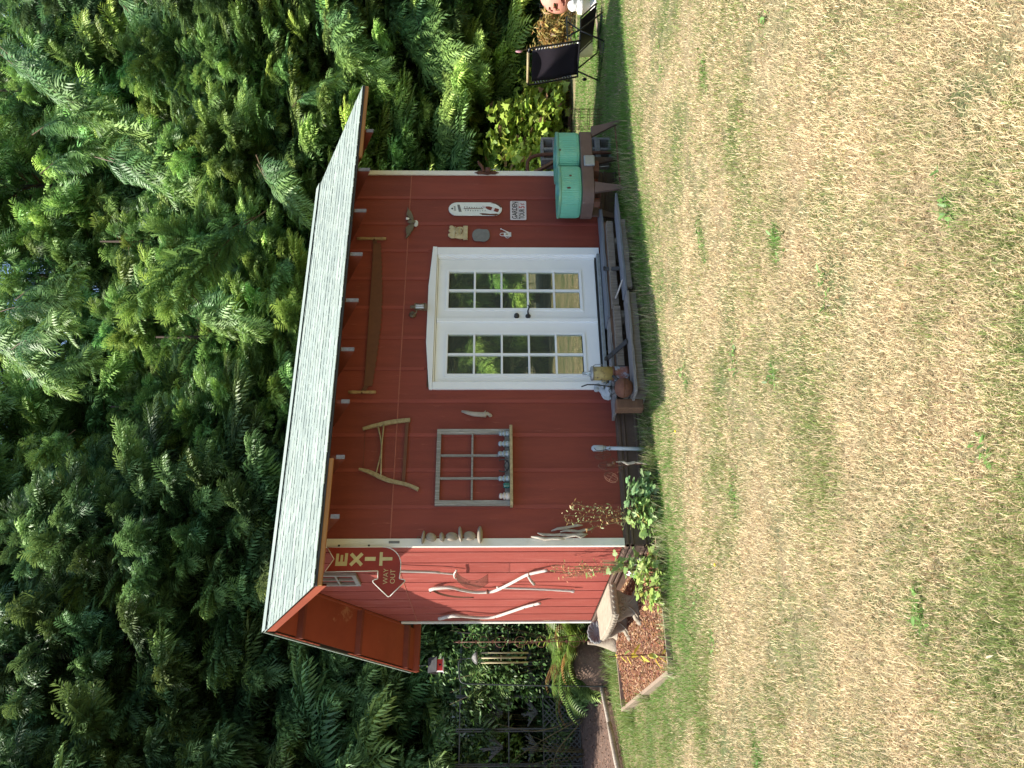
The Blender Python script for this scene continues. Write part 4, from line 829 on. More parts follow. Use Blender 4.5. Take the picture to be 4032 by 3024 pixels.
SE1, SE2 = (7.92,.12,.40), (7.93,.80,.39); FE1, FE2 = (8.22,.12,.16), (8.22,.80,.16)
for a, b, c_ in ((B1,SE1,FE1),(B2,SE2,FE2)): MB().tube([a,b,c_], .013, 8).build('seat_rail', M['blackm'], s)
MB().tube([FE1,FE2], .013, 8).build('foot_rail', M['blackm'], s)
q = MB().add([lerp3(B1,B2,.06),lerp3(B1,B2,.94),lerp3(SE1,SE2,.94),lerp3(SE1,SE2,.06),lerp3(FE1,FE2,.94),lerp3(FE1,FE2,.06)], [(0,1,2,3),(3,2,4,5)]).build('seat', M['blackf'], s); q.modifiers.new('s','SOLIDIFY').thickness = .006
for y in (.09,.84): MB().box(7.42,7.88,y-.025,y+.025,.60,.622).build('armrest', M['blackm'], s, bevel=.01)
for y in (.10,.83):
    MB().tube([(7.80,y,.60),(7.62,y,.42),(7.46,y+.05*(1 if y>.5 else 1),.075)], .012, 8).build('leg', M['blackm'], s)
    MB().tube([(7.50,y,.60),(7.66,y,.40),(7.98,y-.02,.085)], .012, 8).build('leg', M['blackm'], s)
MB().tube([(7.46,.15,.08),(7.44,.88,.08)], .012, 8).build('leg_bar', M['blackm'], s); MB().tube([(7.98,.08,.085),(7.98,.81,.085)], .012, 8).build('leg_bar', M['blackm'], s)
MB().blob((7.47,.86,.30),.02,.03,.035,8,6).build('latch', M['blackm'], s)
# terracotta globe
s = thing('terracotta_globe', 'pink terracotta garden globe with cut-out openings at the right edge', 'planter', (9.55,1.0,.05))
g = MB(); V = []; n, m = 36, 22; keep = []
for i in range(m+1):
    th = math.pi*(i/m*.9+.04)
    for j in range(n): a = 2*math.pi*j/n; V.append((9.55+.30*math.sin(th)*math.cos(a), 1+.30*math.sin(th)*math.sin(a), .62+.30*math.cos(th)))
Fc = [(i*n+j,(i+1)*n+j,(i+1)*n+(j+1)%n,i*n+(j+1)%n) for i in range(m) for j in range(n) if not (math.sin(j*.9+i*.5)*math.sin(i*1.05+j*.22) > .45 and 3 < i < m-4)]
g.add(V, Fc, False); o = g.build('globe', M['terra'], s); o.modifiers.new('s','SOLIDIFY').thickness = .014
for k in range(3):
    a = 2*math.pi*k/3; MB().tube([(9.55+.16*math.cos(a),1+.16*math.sin(a),.37),(9.55+.22*math.cos(a),1+.22*math.sin(a),.05)], .008, 6).build('stand_leg', M['iron'], s)
s = settags(remesh(MB().lathe([(.13,0),(.13,.04),(.09,.06),(.07,.12),(.11,.2),(.14,.24),(.13,.30),(.05,.31),(.001,.31)], (8.80,.62,.06), 16).blob((8.80,.62,.42),.09,.09,.10,12,9,.1,3).build('white_statue', M['whites'], origin=(8.8,.62,.06)), .01, 2), 'small white stone statue behind the recliner at the right edge', 'statue')
s = settags(MB().lathe([(.10,0),(.125,.24),(.13,.245),(.13,.26),(.11,.26),(.10,.2),(.001,.2)], (8.55,1.25,.07), 20).build('white_bucket', M['whites'], origin=(8.55,1.25,.07)), 'plain white bucket standing behind the black recliner', 'bucket')
o = rough_board(7.6,9.6,.40,.52,.06,.095,.35,.0,14,.008,30).build('edging_strip', M['edge']); o['kind'] = 'structure'
# ================================================================== STANDPIPE AND WIRE ORNAMENT
s = thing('standpipe', 'grey plastic pipe post with a rounded white cap at the base of the front wall', 'pipe', (1.01,-.12,0))
MB().tube([(1.0,-.12,-.02),(1.01,-.12,.50)], .020, 12).build('pipe', M['pvc'], s)
MB().tube([(1.01,-.12,.49),(1.01,-.12,.505),(1.01,-.12,.60),(1.01,-.12,.622)], [.024,.033,.033,.016], 14).build('cap', M['pvc'], s)
MB().tube([(1.01,-.12,.485),(1.01,-.12,.475)], .028, 12).tube([(1.01,-.12,.435),(1.01,-.12,.427)], .026, 12).build('clamp', M['galv'], s)
MB().tube(arc([(1.0,-.155,.60),(.965,-.165,.57),(.97,-.165,.50),(.99,-.16,.43)]), .0035, 6).build('cable', M['iron'], s)
s = thing('wire_ornament', 'rusty wire garden stake with three open wire baskets beside the grey pipe', 'ornament', (.75,-.3,0))
def basket(cx, cy, cz, r, h_, ang):
    q = MB(); rot = Matrix.Rotation(ang, 3, 'Y')
    for k in range(5):
        a = math.pi*k/5; q.tube([Vector((cx,cy,cz))+rot @ Vector((r*math.cos(a)*math.sin(t), r*math.sin(a)*math.sin(t), h_*math.cos(t))) for t in np.linspace(0, 2*math.pi, 18)], .0018, 4)
    q.tube([Vector((cx,cy,cz))+rot @ Vector((r*math.cos(t), r*math.sin(t), 0)) for t in np.linspace(0, 2*math.pi, 16)], .002, 4)
    q.build('basket', M['rust'], s)
basket(.85,-.30,.53,.040,.085,-.15); basket(.735,-.30,.50,.045,.085,.05); basket(.61,-.30,.46,.050,.075,.5)
MB().tube(arc([(.82,-.30,.44),(.78,-.30,.38),(.76,-.30,.30),(.75,-.30,-.02)]), .0045, 5).tube(arc([(.735,-.30,.41),(.745,-.30,.33),(.75,-.30,.25)]), .0045, 5).tube(arc([(.66,-.30,.39),(.71,-.30,.33),(.755,-.30,.24)]), .0045, 5).build('stem', M['rust'], s)
MB().tube(arc([(.775,-.31,.40),(.775,-.31,.33),(.755,-.31,.28),(.77,-.31,.20),(.75,-.31,.08)]), [.007]*8+[.013]*8+[.015]*8+[.008]*9, 8).build('carved_stick', M['drift'], s)
MB().blob((.74,-.315,.47),.018,.012,.03).blob((.76,-.315,.43),.022,.012,.018).build('bird', M['copper'], s)
# ================================================================== LEFT BED WITH STONE BENCH
def bedz(x, y): return .035+.085*smooth(-.1,1.0,y)*smooth(-1.2,-.3,x)+.02*smooth(0,2.5,y)
nx, ny = 28, 60; xs = np.linspace(-1.26,-.01,nx); V = []; 
bed = sheet('bark_bed', -1.26, -.006, -.24, 2.62, 30, 70, lambda X,Y: bedz(X,Y)+.006*np.sin(X*41)*np.sin(Y*37), M['bark'])
MB().bar((-1.30,-.32,.02),(-1.245,2.70,.055),.038,.09,(0,0,1)).build('edging_board', M['edge'], bevel=.003)['kind'] = 'structure'
MB().bar((-1.22,2.64,.06),(.0,2.66,.10),.03,.09,(0,0,1)).build('edging_board', M['edge'], bevel=.003)['kind'] = 'structure'
MB().bar((-1.26,-.30,.02),(.0,-.25,.02),.03,.07,(0,0,1)).build('edging_board', M['edge'], bevel=.003)['kind'] = 'structure'
# bark chips
def quat_rand(n, flat=.35):
    """random rotations; small tilt from horizontal by 'flat' (rad)"""
    yaw = rng.uniform(0, 2*np.pi, n); tl = rng.normal(0, flat, n); td = rng.uniform(0, 2*np.pi, n)
    return basis(yaw, tl, td)
def basis(yaw, tl, td):
    cy_, sy_ = np.cos(yaw), np.sin(yaw); n = len(yaw); Rz = np.zeros((n,3,3)); Rz[:,0,0]=cy_; Rz[:,0,1]=-sy_; Rz[:,1,0]=sy_; Rz[:,1,1]=cy_; Rz[:,2,2]=1
    ax = np.stack([np.cos(td), np.sin(td), np.zeros(n)], -1); K = np.zeros((n,3,3)); K[:,0,2]=ax[:,1]; K[:,1,2]=-ax[:,0]; K[:,2,0]=-ax[:,1]; K[:,2,1]=ax[:,0]
    Rt = np.eye(3)+np.sin(tl)[:,None,None]*K+(1-np.cos(tl))[:,None,None]*(K@K)
    return Rt@Rz
def inst(TV, TT, Rm, P, S=None, C=None, TC=None):
    """many copies of a small template, joined in one array"""
    n, k = len(P), len(TV)
    L_ = TV[None]*(S[:,None,None] if S is not None and S.ndim == 1 else (S[:,None,:] if S is not None else 1))
    V = np.einsum('nij,nkj->nki', Rm, L_)+P[:,None,:]
    T = (TT[None]+(np.arange(n)*k)[:,None,None]).reshape(-1,3)
    if C is None: C = np.ones((n,3))
    CC = np.repeat(C[:,None,:], k, 1)
    if TC is not None: CC = CC*TC[None]
    return V.reshape(-1,3), T, CC.reshape(-1,3)
def join(parts):
    Vs, Ts, Cs, o_ = [], [], [], 0
    for V, T, C in parts: Vs.append(V); Ts.append(T+o_); Cs.append(C); o_ += len(V)
    return np.concatenate(Vs), np.concatenate(Ts), np.concatenate(Cs)
chipV = np.array([(-.5,-.5,0),(.5,-.35,0),(.45,.5,0),(-.4,.4,0),(0,0,.35)]); chipT = np.array([(0,1,4),(1,2,4),(2,3,4),(3,0,4)])
n = 9000; P = np.stack([rng.uniform(-1.25,-.02,n), rng.uniform(-.24,2.62,n), np.zeros(n)], -1); P[:,2] = bedz(P[:,0],P[:,1])+rng.uniform(0,.012,n)
S = np.stack([rng.uniform(.018,.055,n), rng.uniform(.006,.014,n), rng.uniform(.006,.012,n)], -1)
c0 = np.array([.215,.098,.05]); C = c0*rng.uniform(.4,1.35,(n,1))+rng.normal(0,.010,(n,3)); m_ = rng.random(n) < .16; C[m_] = np.array([.46,.31,.18])*rng.uniform(.7,1.2,(m_.sum(),1)); C = np.clip(C,.01,1)
V, T, C = inst(chipV, chipT, quat_rand(n,.5), P, S, C)
M['chip'] = leafmat('bark_chip', (1,1,1), 0, .85, .2)
fast('bark_chips', V, T, C, M['chip'])['kind'] = 'stuff'
# stone bench
s = thing('stone_bench', 'ornate carved concrete garden bench on the bark bed against the side wall', 'bench', (-.42,1.1,.06))
seat = [(-.225,.60),(-.60,.46),(-.645,.75),(-.66,1.15),(-.63,1.62),(-.25,1.80)]
def inset(P, d):
    c = np.mean(P, 0); return [tuple(np.array(p)+(c-np.array(p))/np.linalg.norm(c-np.array(p))*d) for p in P]
q = MB(); loft(q, [(inset(seat,.03),.355),(inset(seat,.012),.362),(inset(seat,0),.385),(inset(seat,0),.405),(inset(seat,.014),.432),(inset(seat,.03),.440)]).build('seat', M['stone'], s, bevel=.003)
for i in range(len(seat)-1 if True else 0):
    a, b = seat[i], seat[(i+1)%6]; L_ = math.dist(a,b); k = max(2, int(L_/.062))
    if i == 5: continue
    for j in range(k):
        t = (j+.5)/k; x, y = a[0]+(b[0]-a[0])*t, a[1]+(b[1]-a[1])*t; ang = math.atan2(b[1]-a[1], b[0]-a[0])
        MB().blob((x,y,.398), .024, .010, .020, 10, 6, rot=Matrix.Rotation(ang,3,'Z')).build('egg_moulding', M['stone'], s)
legp = lambda: [(-.17,0),(-.155,.05),(-.10,.07),(-.115,.13),(-.16,.20),(-.17,.25),(.17,.25),(.16,.20),(.115,.13),(.10,.07),(.155,.05),(.17,0)]
for yy, x0 in ((.80,-.43),(1.55,-.44)):
    pl = [(x0+a, .10+b*1.02) for a, b in legp()]
    L_ = MB().prism(pl, 'y', yy-.045, yy+.045).build('support', M['stone'], s, bevel=.014)
    sc_m = MB()
    for sg in (-1,1):
        sc_m.tube([(x0+sg*(.055+.035*math.cos(t)*(1-t/12)), yy-.048, .27+.035*math.sin(t)*(1-t/12)) for t in np.linspace(0, 8, 22)], .008, 6)
        sc_m.tube(arc([(x0+sg*.13,yy-.047,.12),(x0+sg*.07,yy-.05,.16),(x0+sg*.02,yy-.05,.21)]), .009, 6)
    sc_m.blob((x0,yy-.048,.30),.022,.012,.03).build('scroll_carving', M['stone'], L_)
for (a,b) in ((-.60,.78),(-.27,.80),(-.61,1.55)): MB().tube([(a,b,.12),(a-.02,b-.03,.10),(a-.03,b-.04,.085)], [.03,.035,.02], 8).build('foot', M['stone'], s)
s = thing('shell_dish', 'fluted grey stone shell dish standing on edge behind the bench', 'dish', (-.40,2.35,.12))
V = [(-.40,2.32,.40)]; Fc = []; n = 40
for r_i, rr in enumerate((.05,.10,.14)):
    for j in range(n): a = 2*math.pi*j/n; k = 1+.05*math.cos(a*13); V.append((-.40+rr*k*math.cos(a), 2.30+.02-.07*(rr/.165)**2+.008*math.cos(a*13)*rr/.165+.28*rr*math.sin(a), 1*.40+.78*rr*k*math.sin(a)))
for r_i in range(2):
    for j in range(n): Fc.append((1+r_i*n+j, 1+r_i*n+(j+1)%n, 1+(r_i+1)*n+(j+1)%n, 1+(r_i+1)*n+j))
Fc += [(0,1+(j+1)%n,1+j) for j in range(n)]
o = MB().add(V, Fc, True).build('dish', M['slate'], s); o.modifiers.new('s','SOLIDIFY').thickness = .02
MB().lathe([(.10,0),(.08,.04),(.05,.08),(.06,.16),(.001,.17)], (-.40,2.36,.11), 12).build('foot', M['stone'], s)
o = MB().lathe([(.10,0),(.115,.03),(.11,.07),(.085,.12),(.055,.20),(.032,.28),(.024,.36),(.022,.38),(.001,.382)], (-.46,2.60,.10), 20).build('flared_pedestal', M['stone'], origin=(-.46,2.6,.1))
settags(o, 'flared grey stone pedestal with a narrow neck behind the stone bench', 'pedestal')
c = MB()
c.blob((-.13,.34,.155),.10,.075,.075,16,10,.06,2).blob((-.21,.30,.20),.05,.045,.05,12,9).tube([(-.20,.30,.235),(-.175,.31,.285)],[.016,.008],7).tube([(-.225,.32,.235),(-.215,.335,.285)],[.016,.008],7).blob((-.245,.285,.185),.024,.022,.02)
c.tube([(-.18,.28,.13),(-.21,.24,.075)],[.028,.022],8).tube([(-.08,.30,.12),(-.10,.24,.075)],[.04,.028],8).blob((-.04,.37,.15),.03,.03,.03)
o = remesh(c.build('stone_rabbit', M['whites'], origin=(-.13,.34,.07)), .008, 2); settags(o, 'crouching white textured stone rabbit among the leaves beside the skirting', 'figurine')
# ring stake, hook pole, chime, birdhouse
s = thing('ring_garland', 'slender rusty garden trellis pole of wire rings and copper leaves behind the shed corner', 'garden stake', (-.235,3.65,.1))
MB().tube([(-.235,3.65,.05),(-.235,3.65,2.22)], .005, 6).build('pole', M['copper'], s)
for z in (2.02,1.80,1.57,1.30,1.01,.79,.55): MB().tube([(-.235+.073*math.cos(a), 3.65+.01*math.sin(a), z+.073*math.sin(a)) for a in np.linspace(0,2*math.pi,22)], .0032, 5).build('ring', M['copper'], s)
def mapleoutline(r=1): 
    return [(r*x, r*y) for x, y in ((0,-.5),(.08,-.15),(.45,-.35),(.38,-.08),(.62,.08),(.36,.2),(.42,.5),(.15,.38),(0,.75),(-.15,.38),(-.42,.5),(-.36,.2),(-.62,.08),(-.38,-.08),(-.45,-.35),(-.08,-.15))]
for z in (2.13,1.90,1.67,1.44,1.13,.90,.66,.42):
    MB().prism([(-.235+x, z+y) for x, y in mapleoutline(.042)], 'y', 3.632, 3.642).build('copper_leaf', M['copper'], s)
s = thing('shepherd_hook', 'thin dark green rod with a squared bend at its top, beside the wind chime', 'pole', (-.66,4.5,.1))
MB().tube(arc([(-.70,4.5,0),(-.68,4.5,1.0),(-.655,4.5,1.9),(-.645,4.5,2.08),(-.60,4.5,2.145),(-.50,4.5,2.16),(-.36,4.5,2.165),(-.31,4.5,2.13),(-.30,4.5,2.06)]), .011, 8).build('rod', M['hookm'], s)
s = thing('wind_chime', 'wind chime with a wooden dome and long pale bamboo tubes', 'wind chime', (-.29,4.5,1.2))
MB().lathe([(.001,.085),(.04,.075),(.085,.03),(.095,0),(.001,-.002)], (-.29,4.5,1.90), 20).build('dome', M['grayz'], s); MB().tube([(-.295,4.5,1.97),(-.30,4.5,2.07)], .003, 5).build('cord', M['cord'], s)
for k in range(6):
    a = 2*math.pi*k/6+.3; x, y = -.29+.078*math.cos(a), 4.5+.078*math.sin(a); MB().tube([(x,y,1.85),(x,y,1.22-.03*(k%3))], .011, 9).build('tube', M['bamboo'], s)
MB().tube([(-.29,4.5,1.90),(-.29,4.5,1.45)], .003, 4).lathe([(.04,0),(.04,.012),(.001,.012)], (-.29,4.5,1.55), 12).build('clapper', M['bamboo'], s)
s = thing('birdhouse', 'small hanging red birdhouse with a dark roof under the back eave', 'birdhouse', (-.5,3.9,2.36))
MB().prism([(3.83,2.362),(3.95,2.362),(3.95,2.46),(3.89,2.535),(3.83,2.46)], 'x', -.575, -.425).build('box', M['rred'], s)
for sg in (-1,1): MB().bar((-.50,3.89,2.565),(-.50,3.89+sg*.115,2.440),.20,.010,(0,0,1)).build('roof_panel', M['rblk'], s)
MB().lathe([(.001,-.002),(.015,-.002),(.015,0)],(-.50,3.829,2.40),12,'y').build('entrance', M['black'], s); MB().box(-.59,-.41,3.80,3.98,2.352,2.3615).build('floor', M['whites'], s)
MB().box(-.5785,-.5755,3.835,3.945,2.365,2.455).build('side_panel', M['signw'], s)  # pale pink puts sunlight into the colour of this side
MB().tube([(-.50,3.89,2.575),(-.51,3.89,2.79)], .003, 5).build('chain', M['galv'], s)
# ================================================================== RAISED DIRT BED, SCREENS
def dirtz(X, Y): return .30*smooth(0,1.6,(Y-3.25)-( -(X+.55)*-1.0 )*-1.0*0)+.02*np.sin(X*5)*np.sin(Y*4)
# front edge runs from (-1.9,3.4) to (-.45,5.0): signed distance behind it
ea, eb = np.array([-2.6,2.75]), np.array([-.45,4.85]); ed = (eb-ea)/np.linalg.norm(eb-ea); en = np.array([-ed[1],ed[0]])
def dz_(X, Y): d = (X-ea[0])*en[0]+(Y-ea[1])*en[1]; return -.10+.17*smooth(-.04,.05,d)+.21*smooth(.05,1.5,d)+.015*np.sin(X*7)*np.sin(Y*6)
sheet('dirt_bed', -6, .8, 3.0, 8.8, 110, 90, dz_, M['dirt'])
s = thing('log_edging', 'long pale weathered log lying along the front of the raised dirt bed', 'log', (-1.6,3.8,.05))
for (a, b, r1) in (((-.50,4.80,.10),(-1.25,4.05,.09),.035),((-1.25,4.05,.09),(-1.95,3.38,.08),.04),((-1.95,3.38,.08),(-2.7,2.66,.07),.04)):
    MB().tube([lerp3(a,b,t) for t in (0,.3,.6,1)], [r1*.9,r1,r1*.95,r1*.9], 8).build('log', M['drift'], s)
o = MB().tube([(-.40,4.95,.10),(-.40,4.95,.30)], [.09,.085], 12).build('tree_stump', M['grayz'], origin=(-.4,4.95,.1)); settags(o, 'short grey stump at the far end of the log edging', 'stump')
def screen(x, y, z):
    s = thing('metal_screen', 'dark cut-metal garden screen', 'garden screen', (x,y,z), 'dark metal screens standing in a row behind the dirt bed'); w_, h_ = .50, 2.0
    MB().box(x-w_/2,x-w_/2+.022,y-.012,y+.012,z,z+h_).box(x+w_/2-.022,x+w_/2,y-.012,y+.012,z,z+h_).build('post', M['lattice'], s)
    q = MB()
    for zz in (.02,.60,1.15,1.93): q.box(x-w_/2+.0225,x+w_/2-.0225,y-.008,y+.008,z+zz,z+zz+.018)
    q.build('rail', M['lattice'], s)
    q = MB(); st = .085
    for k in range(-7, 7):
        for sg in (1,-1):
            P = []
            for t in np.linspace(0,1,30):
                zz = .04+t*.56; xx = (k*st+sg*(zz-.04))
                if abs(xx) < w_/2-.024: P.append((xx, zz))
            if len(P) > 2: q.bar((x+P[0][0],y+.001*sg,z+P[0][1]),(x+P[-1][0],y+.001*sg,z+P[-1][1]),.003,.018,(0,1,0) if False else (1,0,0))
    q.build('lattice', M['lattice'], s)
    for (zc, hh) in ((.90,.5),(1.55,.72)):
        q = MB()
        for k in range(9):
            a = -.95+1.9*k/8; L_ = hh*(.40+.12*math.cos(k*1.7)); base = Vector((x+.02*math.sin(k), y, z+zc-hh*.42)); tip = base+Vector((math.sin(a)*min(L_,.24)*1.05, 0, math.cos(a)*L_+.02))
            q.tube(arc([base, base.lerp(tip,.5)+Vector((.03*math.cos(k*2),0,0)), tip],5), [.006]*3+[.02]*3+[.022]*2+[.016]*2+[.002], 6, .25, up=(1,0,0))
        q.build('leaf_cutout', M['lattice'], s)
    return s
xs_ = [.18,-.33,-.84,-1.35,-1.86]
labs = ['dark cut-metal garden screen half hidden behind the ferns','dark leaf-patterned metal screen just left of the green rod pole','middle dark leaf-patterned metal screen behind the dirt bed','dark leaf-patterned metal screen nearest the left edge, bare vines before it','dark metal screen cut off by the left edge of view']
for i, x in enumerate(xs_):
    if i == 0: s0 = screen(x, 6.2, .27); s0['label'] = labs[0]; continue
    c_ = s0.copy(); COL.objects.link(c_); c_.location = (x, 6.2+.04*(i%2), .27); c_['label'] = labs[i]; WL[c_.name] = Vector(c_.location)
    for ch in list(s0.children): d = ch.copy(); COL.objects.link(d); d.parent = c_
# ================================================================== VEGETATION
def euler(yaw, pitch, roll):
    """x axis along the leaf: yaw about z, then pitch (down +), then roll about own axis"""
    yaw, pitch, roll = np.broadcast_arrays(np.asarray(yaw,float), np.asarray(pitch,float), np.asarray(roll,float)); n = yaw.size
    cy, sy, cp, sp, cr, sr = np.cos(yaw), np.sin(yaw), np.cos(pitch), np.sin(pitch), np.cos(roll), np.sin(roll)
    Z = np.zeros((n,3,3)); Z[:,0,0]=cy; Z[:,0,1]=-sy; Z[:,1,0]=sy; Z[:,1,1]=cy; Z[:,2,2]=1
    Y = np.zeros((n,3,3)); Y[:,0,0]=cp; Y[:,0,2]=sp; Y[:,1,1]=1; Y[:,2,0]=-sp; Y[:,2,2]=cp
    X = np.zeros((n,3,3)); X[:,0,0]=1; X[:,1,1]=cr; X[:,1,2]=-sr; X[:,2,1]=sr; X[:,2,2]=cr
    return Z@Y@X
def cedar_spray(npin=8, seed=0):
    """flat fern-like spray, unit length along +x, its tip hanging"""
    r = np.random.default_rng(seed); V, T = [], []; dr0 = lambda t: .10*t-.42*t*t
    V += [(0,-.012,0),(0,.012,0),(.5,0,dr0(.5)),(1,0,dr0(1))]; T += [(0,1,2),(1,3,2)]
    for i in range(npin):
        t = .08+.88*i/npin
        for sg in (-1,1):
            tt = t+.04*(sg > 0); L_ = (.40*(1-tt)**.7+.10)*r.uniform(.8,1.2); a = sg*(R_(55)-.35*tt)+r.normal(0,.08)
            bx_, by_, bz_ = tt, 0, dr0(tt); dx, dy = math.cos(a), math.sin(a); w_ = .036*(1-.3*tt); dr = -.10*L_-.35*L_*tt-r.uniform(0,.05); k = len(V); m_ = .5
            V += [(bx_,by_,bz_),(bx_+dx*L_*m_-dy*w_,by_+dy*L_*m_+dx*w_,bz_+dr*.25),(bx_+dx*L_*m_+dy*w_,by_+dy*L_*m_-dx*w_,bz_+dr*.25),(bx_+dx*L_,by_+dy*L_,bz_+dr*1.5)]
            T += [(k,k+2,k+1),(k+1,k+2,k+3)]
    return np.array(V), np.array(T)
SPR = [cedar_spray(7, s_) for s_ in range(4)]
def bough(L_, seed, nspray=30):
    r = np.random.default_rng(seed); parts = []
    def axis(t): return np.stack([L_*t*(1-.05*t), .07*L_*np.sin(t*3+seed), L_*(.12*t-.50*t**2+.24*t**3)], -1)
    t = np.clip(.14+.86*np.linspace(0,1,nspray)**.95+r.normal(0,.012,nspray), .08, 1); sd = np.where(np.arange(nspray)%2==0,1,-1)
    P = axis(t); P[:,2] += r.normal(0,.015,nspray); P[:,1] += sd*r.uniform(0,.05,nspray)
    yaw = sd*(R_(50)-R_(30)*t)+r.normal(0,.28,nspray); yaw[-2:] *= .25
    pitch = R_(6)+r.normal(0,.22,nspray); roll = sd*-.35+r.normal(0,.3,nspray)
    size = (.27+.32*np.sin(np.pi*np.clip(t*.8+.1,0,1)))*min(1.15,.6+.2*L_)*r.uniform(.75,1.3,nspray)
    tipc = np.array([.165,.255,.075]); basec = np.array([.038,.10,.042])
    def put(P, yaw, pitch, roll, size, kk):
        n = len(P); q_ = r.integers(0,4,n)
        for q in range(4):
            m_ = q_ == q
            if not m_.any(): continue
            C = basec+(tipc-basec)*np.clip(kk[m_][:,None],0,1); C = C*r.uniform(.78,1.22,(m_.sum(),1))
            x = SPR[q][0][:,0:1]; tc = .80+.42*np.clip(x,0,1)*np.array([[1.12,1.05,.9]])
            parts.append(inst(SPR[q][0], SPR[q][1], euler(yaw[m_],pitch[m_],roll[m_]), P[m_], size[m_], C, tc))
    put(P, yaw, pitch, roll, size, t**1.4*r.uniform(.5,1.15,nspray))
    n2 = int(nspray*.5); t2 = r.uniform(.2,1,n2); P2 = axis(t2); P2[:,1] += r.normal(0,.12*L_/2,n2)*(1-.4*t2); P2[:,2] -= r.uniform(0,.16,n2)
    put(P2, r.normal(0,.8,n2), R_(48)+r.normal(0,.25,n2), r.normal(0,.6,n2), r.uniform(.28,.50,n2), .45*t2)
    ta = np.linspace(0,1,6); A = axis(ta); rad = .015*(1-ta)+.003; V, T = [], []
    for i in range(6):
        for j in range(3): a = 2*math.pi*j/3; V.append((A[i,0], A[i,1]+rad[i]*math.cos(a), A[i,2]+rad[i]*math.sin(a)))
    for i in range(5):
        for j in range(3): a, b = i*3+j, i*3+(j+1)%3; T += [(a,b,b+3),(a,b+3,a+3)]
    parts.append((np.array(V), np.array(T), np.tile(np.array([[.08,.055,.035]]),(len(V),1))))
    return join(parts)
BL = [.9,1.4,2.0,2.7,3.5]
BOUGH = [bough(L_, i, n_) for i,(L_,n_) in enumerate(zip(BL,(16,24,34,46,62)))]
def crown(H, R, seed, z0=.7, nb=230, yellow=0):
    r = np.random.default_rng(seed); groups = {i: [] for i in range(5)}; g = 2.39996
    for i in range(nb):
        # boughs come in loose tiers with open gaps between
        f = (i+.5)/nb; z = z0+(H-z0)*f; tier = .95; z = z-.33*math.sin(z*2*math.pi/tier)/(2*math.pi)*tier+r.normal(0,.10)
        pr = R*(1-(max(z-z0,0)/(H-z0))**1.7)*r.choice([.6,.85,1.0,1.15,1.4],p=[.2,.25,.25,.2,.1])+.4
        k = int(np.argmin([abs(pr-b) for b in BL])); sc_ = min(max(pr/BL[k],.5),1.25)
        slope = R_(-28)*(z/H)**2+R_(4)+r.normal(0,.22)
        groups[k].append((r.uniform(-.25,.25)+i*g, slope, r.normal(0,.3), z, sc_))
    parts = []
    for k, L_ in groups.items():
        if not L_: continue
        A = np.array(L_); V, T, C = BOUGH[k]; Rm = euler(A[:,0],A[:,1],A[:,2]); P = np.stack([.12*np.cos(A[:,0]),.12*np.sin(A[:,0]),A[:,3]],-1)
        n = len(A); cc = r.choice([.62,.8,1.0,1.2,1.5],(n,1))*r.uniform(.9,1.1,(n,1))*(1+np.array([[.12,.03,-.05]])*r.normal(0,1,(n,1)))
        VV = np.einsum('nij,nkj->nki', Rm, V[None]*A[:,4][:,None,None])+P[:,None]; TT = (T[None]+(np.arange(n)*len(V))[:,None,None]).reshape(-1,3)
        CC = np.clip(C[None]*cc[:,None,:],0,1); parts.append((VV.reshape(-1,3), TT, CC.reshape(-1,3)))
    return join(parts)
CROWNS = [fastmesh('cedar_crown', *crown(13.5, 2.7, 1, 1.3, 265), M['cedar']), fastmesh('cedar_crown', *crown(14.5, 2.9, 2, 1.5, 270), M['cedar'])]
CROWNS.append(CROWNS[0])
tk = MB().tube([(0,0,-.2),(0,0,.4),(.03,0,3),(.0,.03,8),(0,0,14)], [.32,.24,.19,.11,.02], 9).mesh('trunk')
def cedar(x, y, label, ci, rot, s_=1.0, group='cedars standing close behind the shed', z_up=0):
    t = thing('cedar_tree', label, 'tree', (x,y,0), group)
    sx, sz = s_ if isinstance(s_, tuple) else (s_, s_)
    a = link('trunk', tk, M['trunk'], t, (x,y,0)); a.scale = (sx,sx,sz)
    b = link('crown', CROWNS[ci], M['cedar'], t, (x,y,z_up)); b.material_slots[0].link = 'OBJECT'; b.material_slots[0].material = M['cedar_sun_tint'] if (x > 3.5 and (int(x*7)%4 != 0)) else M['cedar']  # most right-hand crowns take the foliage with sunlight in its colour
    b.rotation_euler = (0,0,rot); b.scale = (sx,sx,sz)
front = [(-6.2,9.2),(-3.9,9.3),(-1.7,9.3),(.6,8.9),(2.9,8.3),(5.1,7.9),(7.4,8.3),(9.9,8.8),(12.4,8.1),(14.6,7.2),(16.6,5.4),(18.0,3.4),(19.2,1.2)]
fsc = [(1,1),(1.05,1.05),(1,1),(1,.92),(1,.78),(.98,.62),(1.02,.66),(.95,.60),(1.0,.68),(1.05,.62),(1,.7),(1,.66),(1,.72)]
flab = ['deep shaded cedar at the far left, beyond the metal screens','tall shaded cedar behind the leftmost metal screens','shaded cedar behind the dark metal screens and dirt bed','shaded cedar rising behind the birdhouse and the shed back corner','dark green cedar whose boughs hang over the left part of the roof ridge','cedar behind the left half of the shed roof, half in shade','cedar behind the middle of the shed roof with sunlit bough tips','sunlit cedar rising behind the right half of the shed roof','sunlit cedar just right of the roof end, arching pale boughs','cedar with bright drooping boughs right of the shed','cedar behind the recliner with a dark gap under its boughs','cedar near the right edge, behind the globe planter','cedar at the right edge of view, brightest low boughs']
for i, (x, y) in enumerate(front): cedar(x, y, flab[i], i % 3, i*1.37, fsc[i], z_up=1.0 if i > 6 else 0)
ORD = ['leftmost','second','third','fourth','fifth','sixth','seventh','eighth','ninth','tenth','eleventh','twelfth','thirteenth','fourteenth','fifteenth','sixteenth','seventeenth','eighteenth']
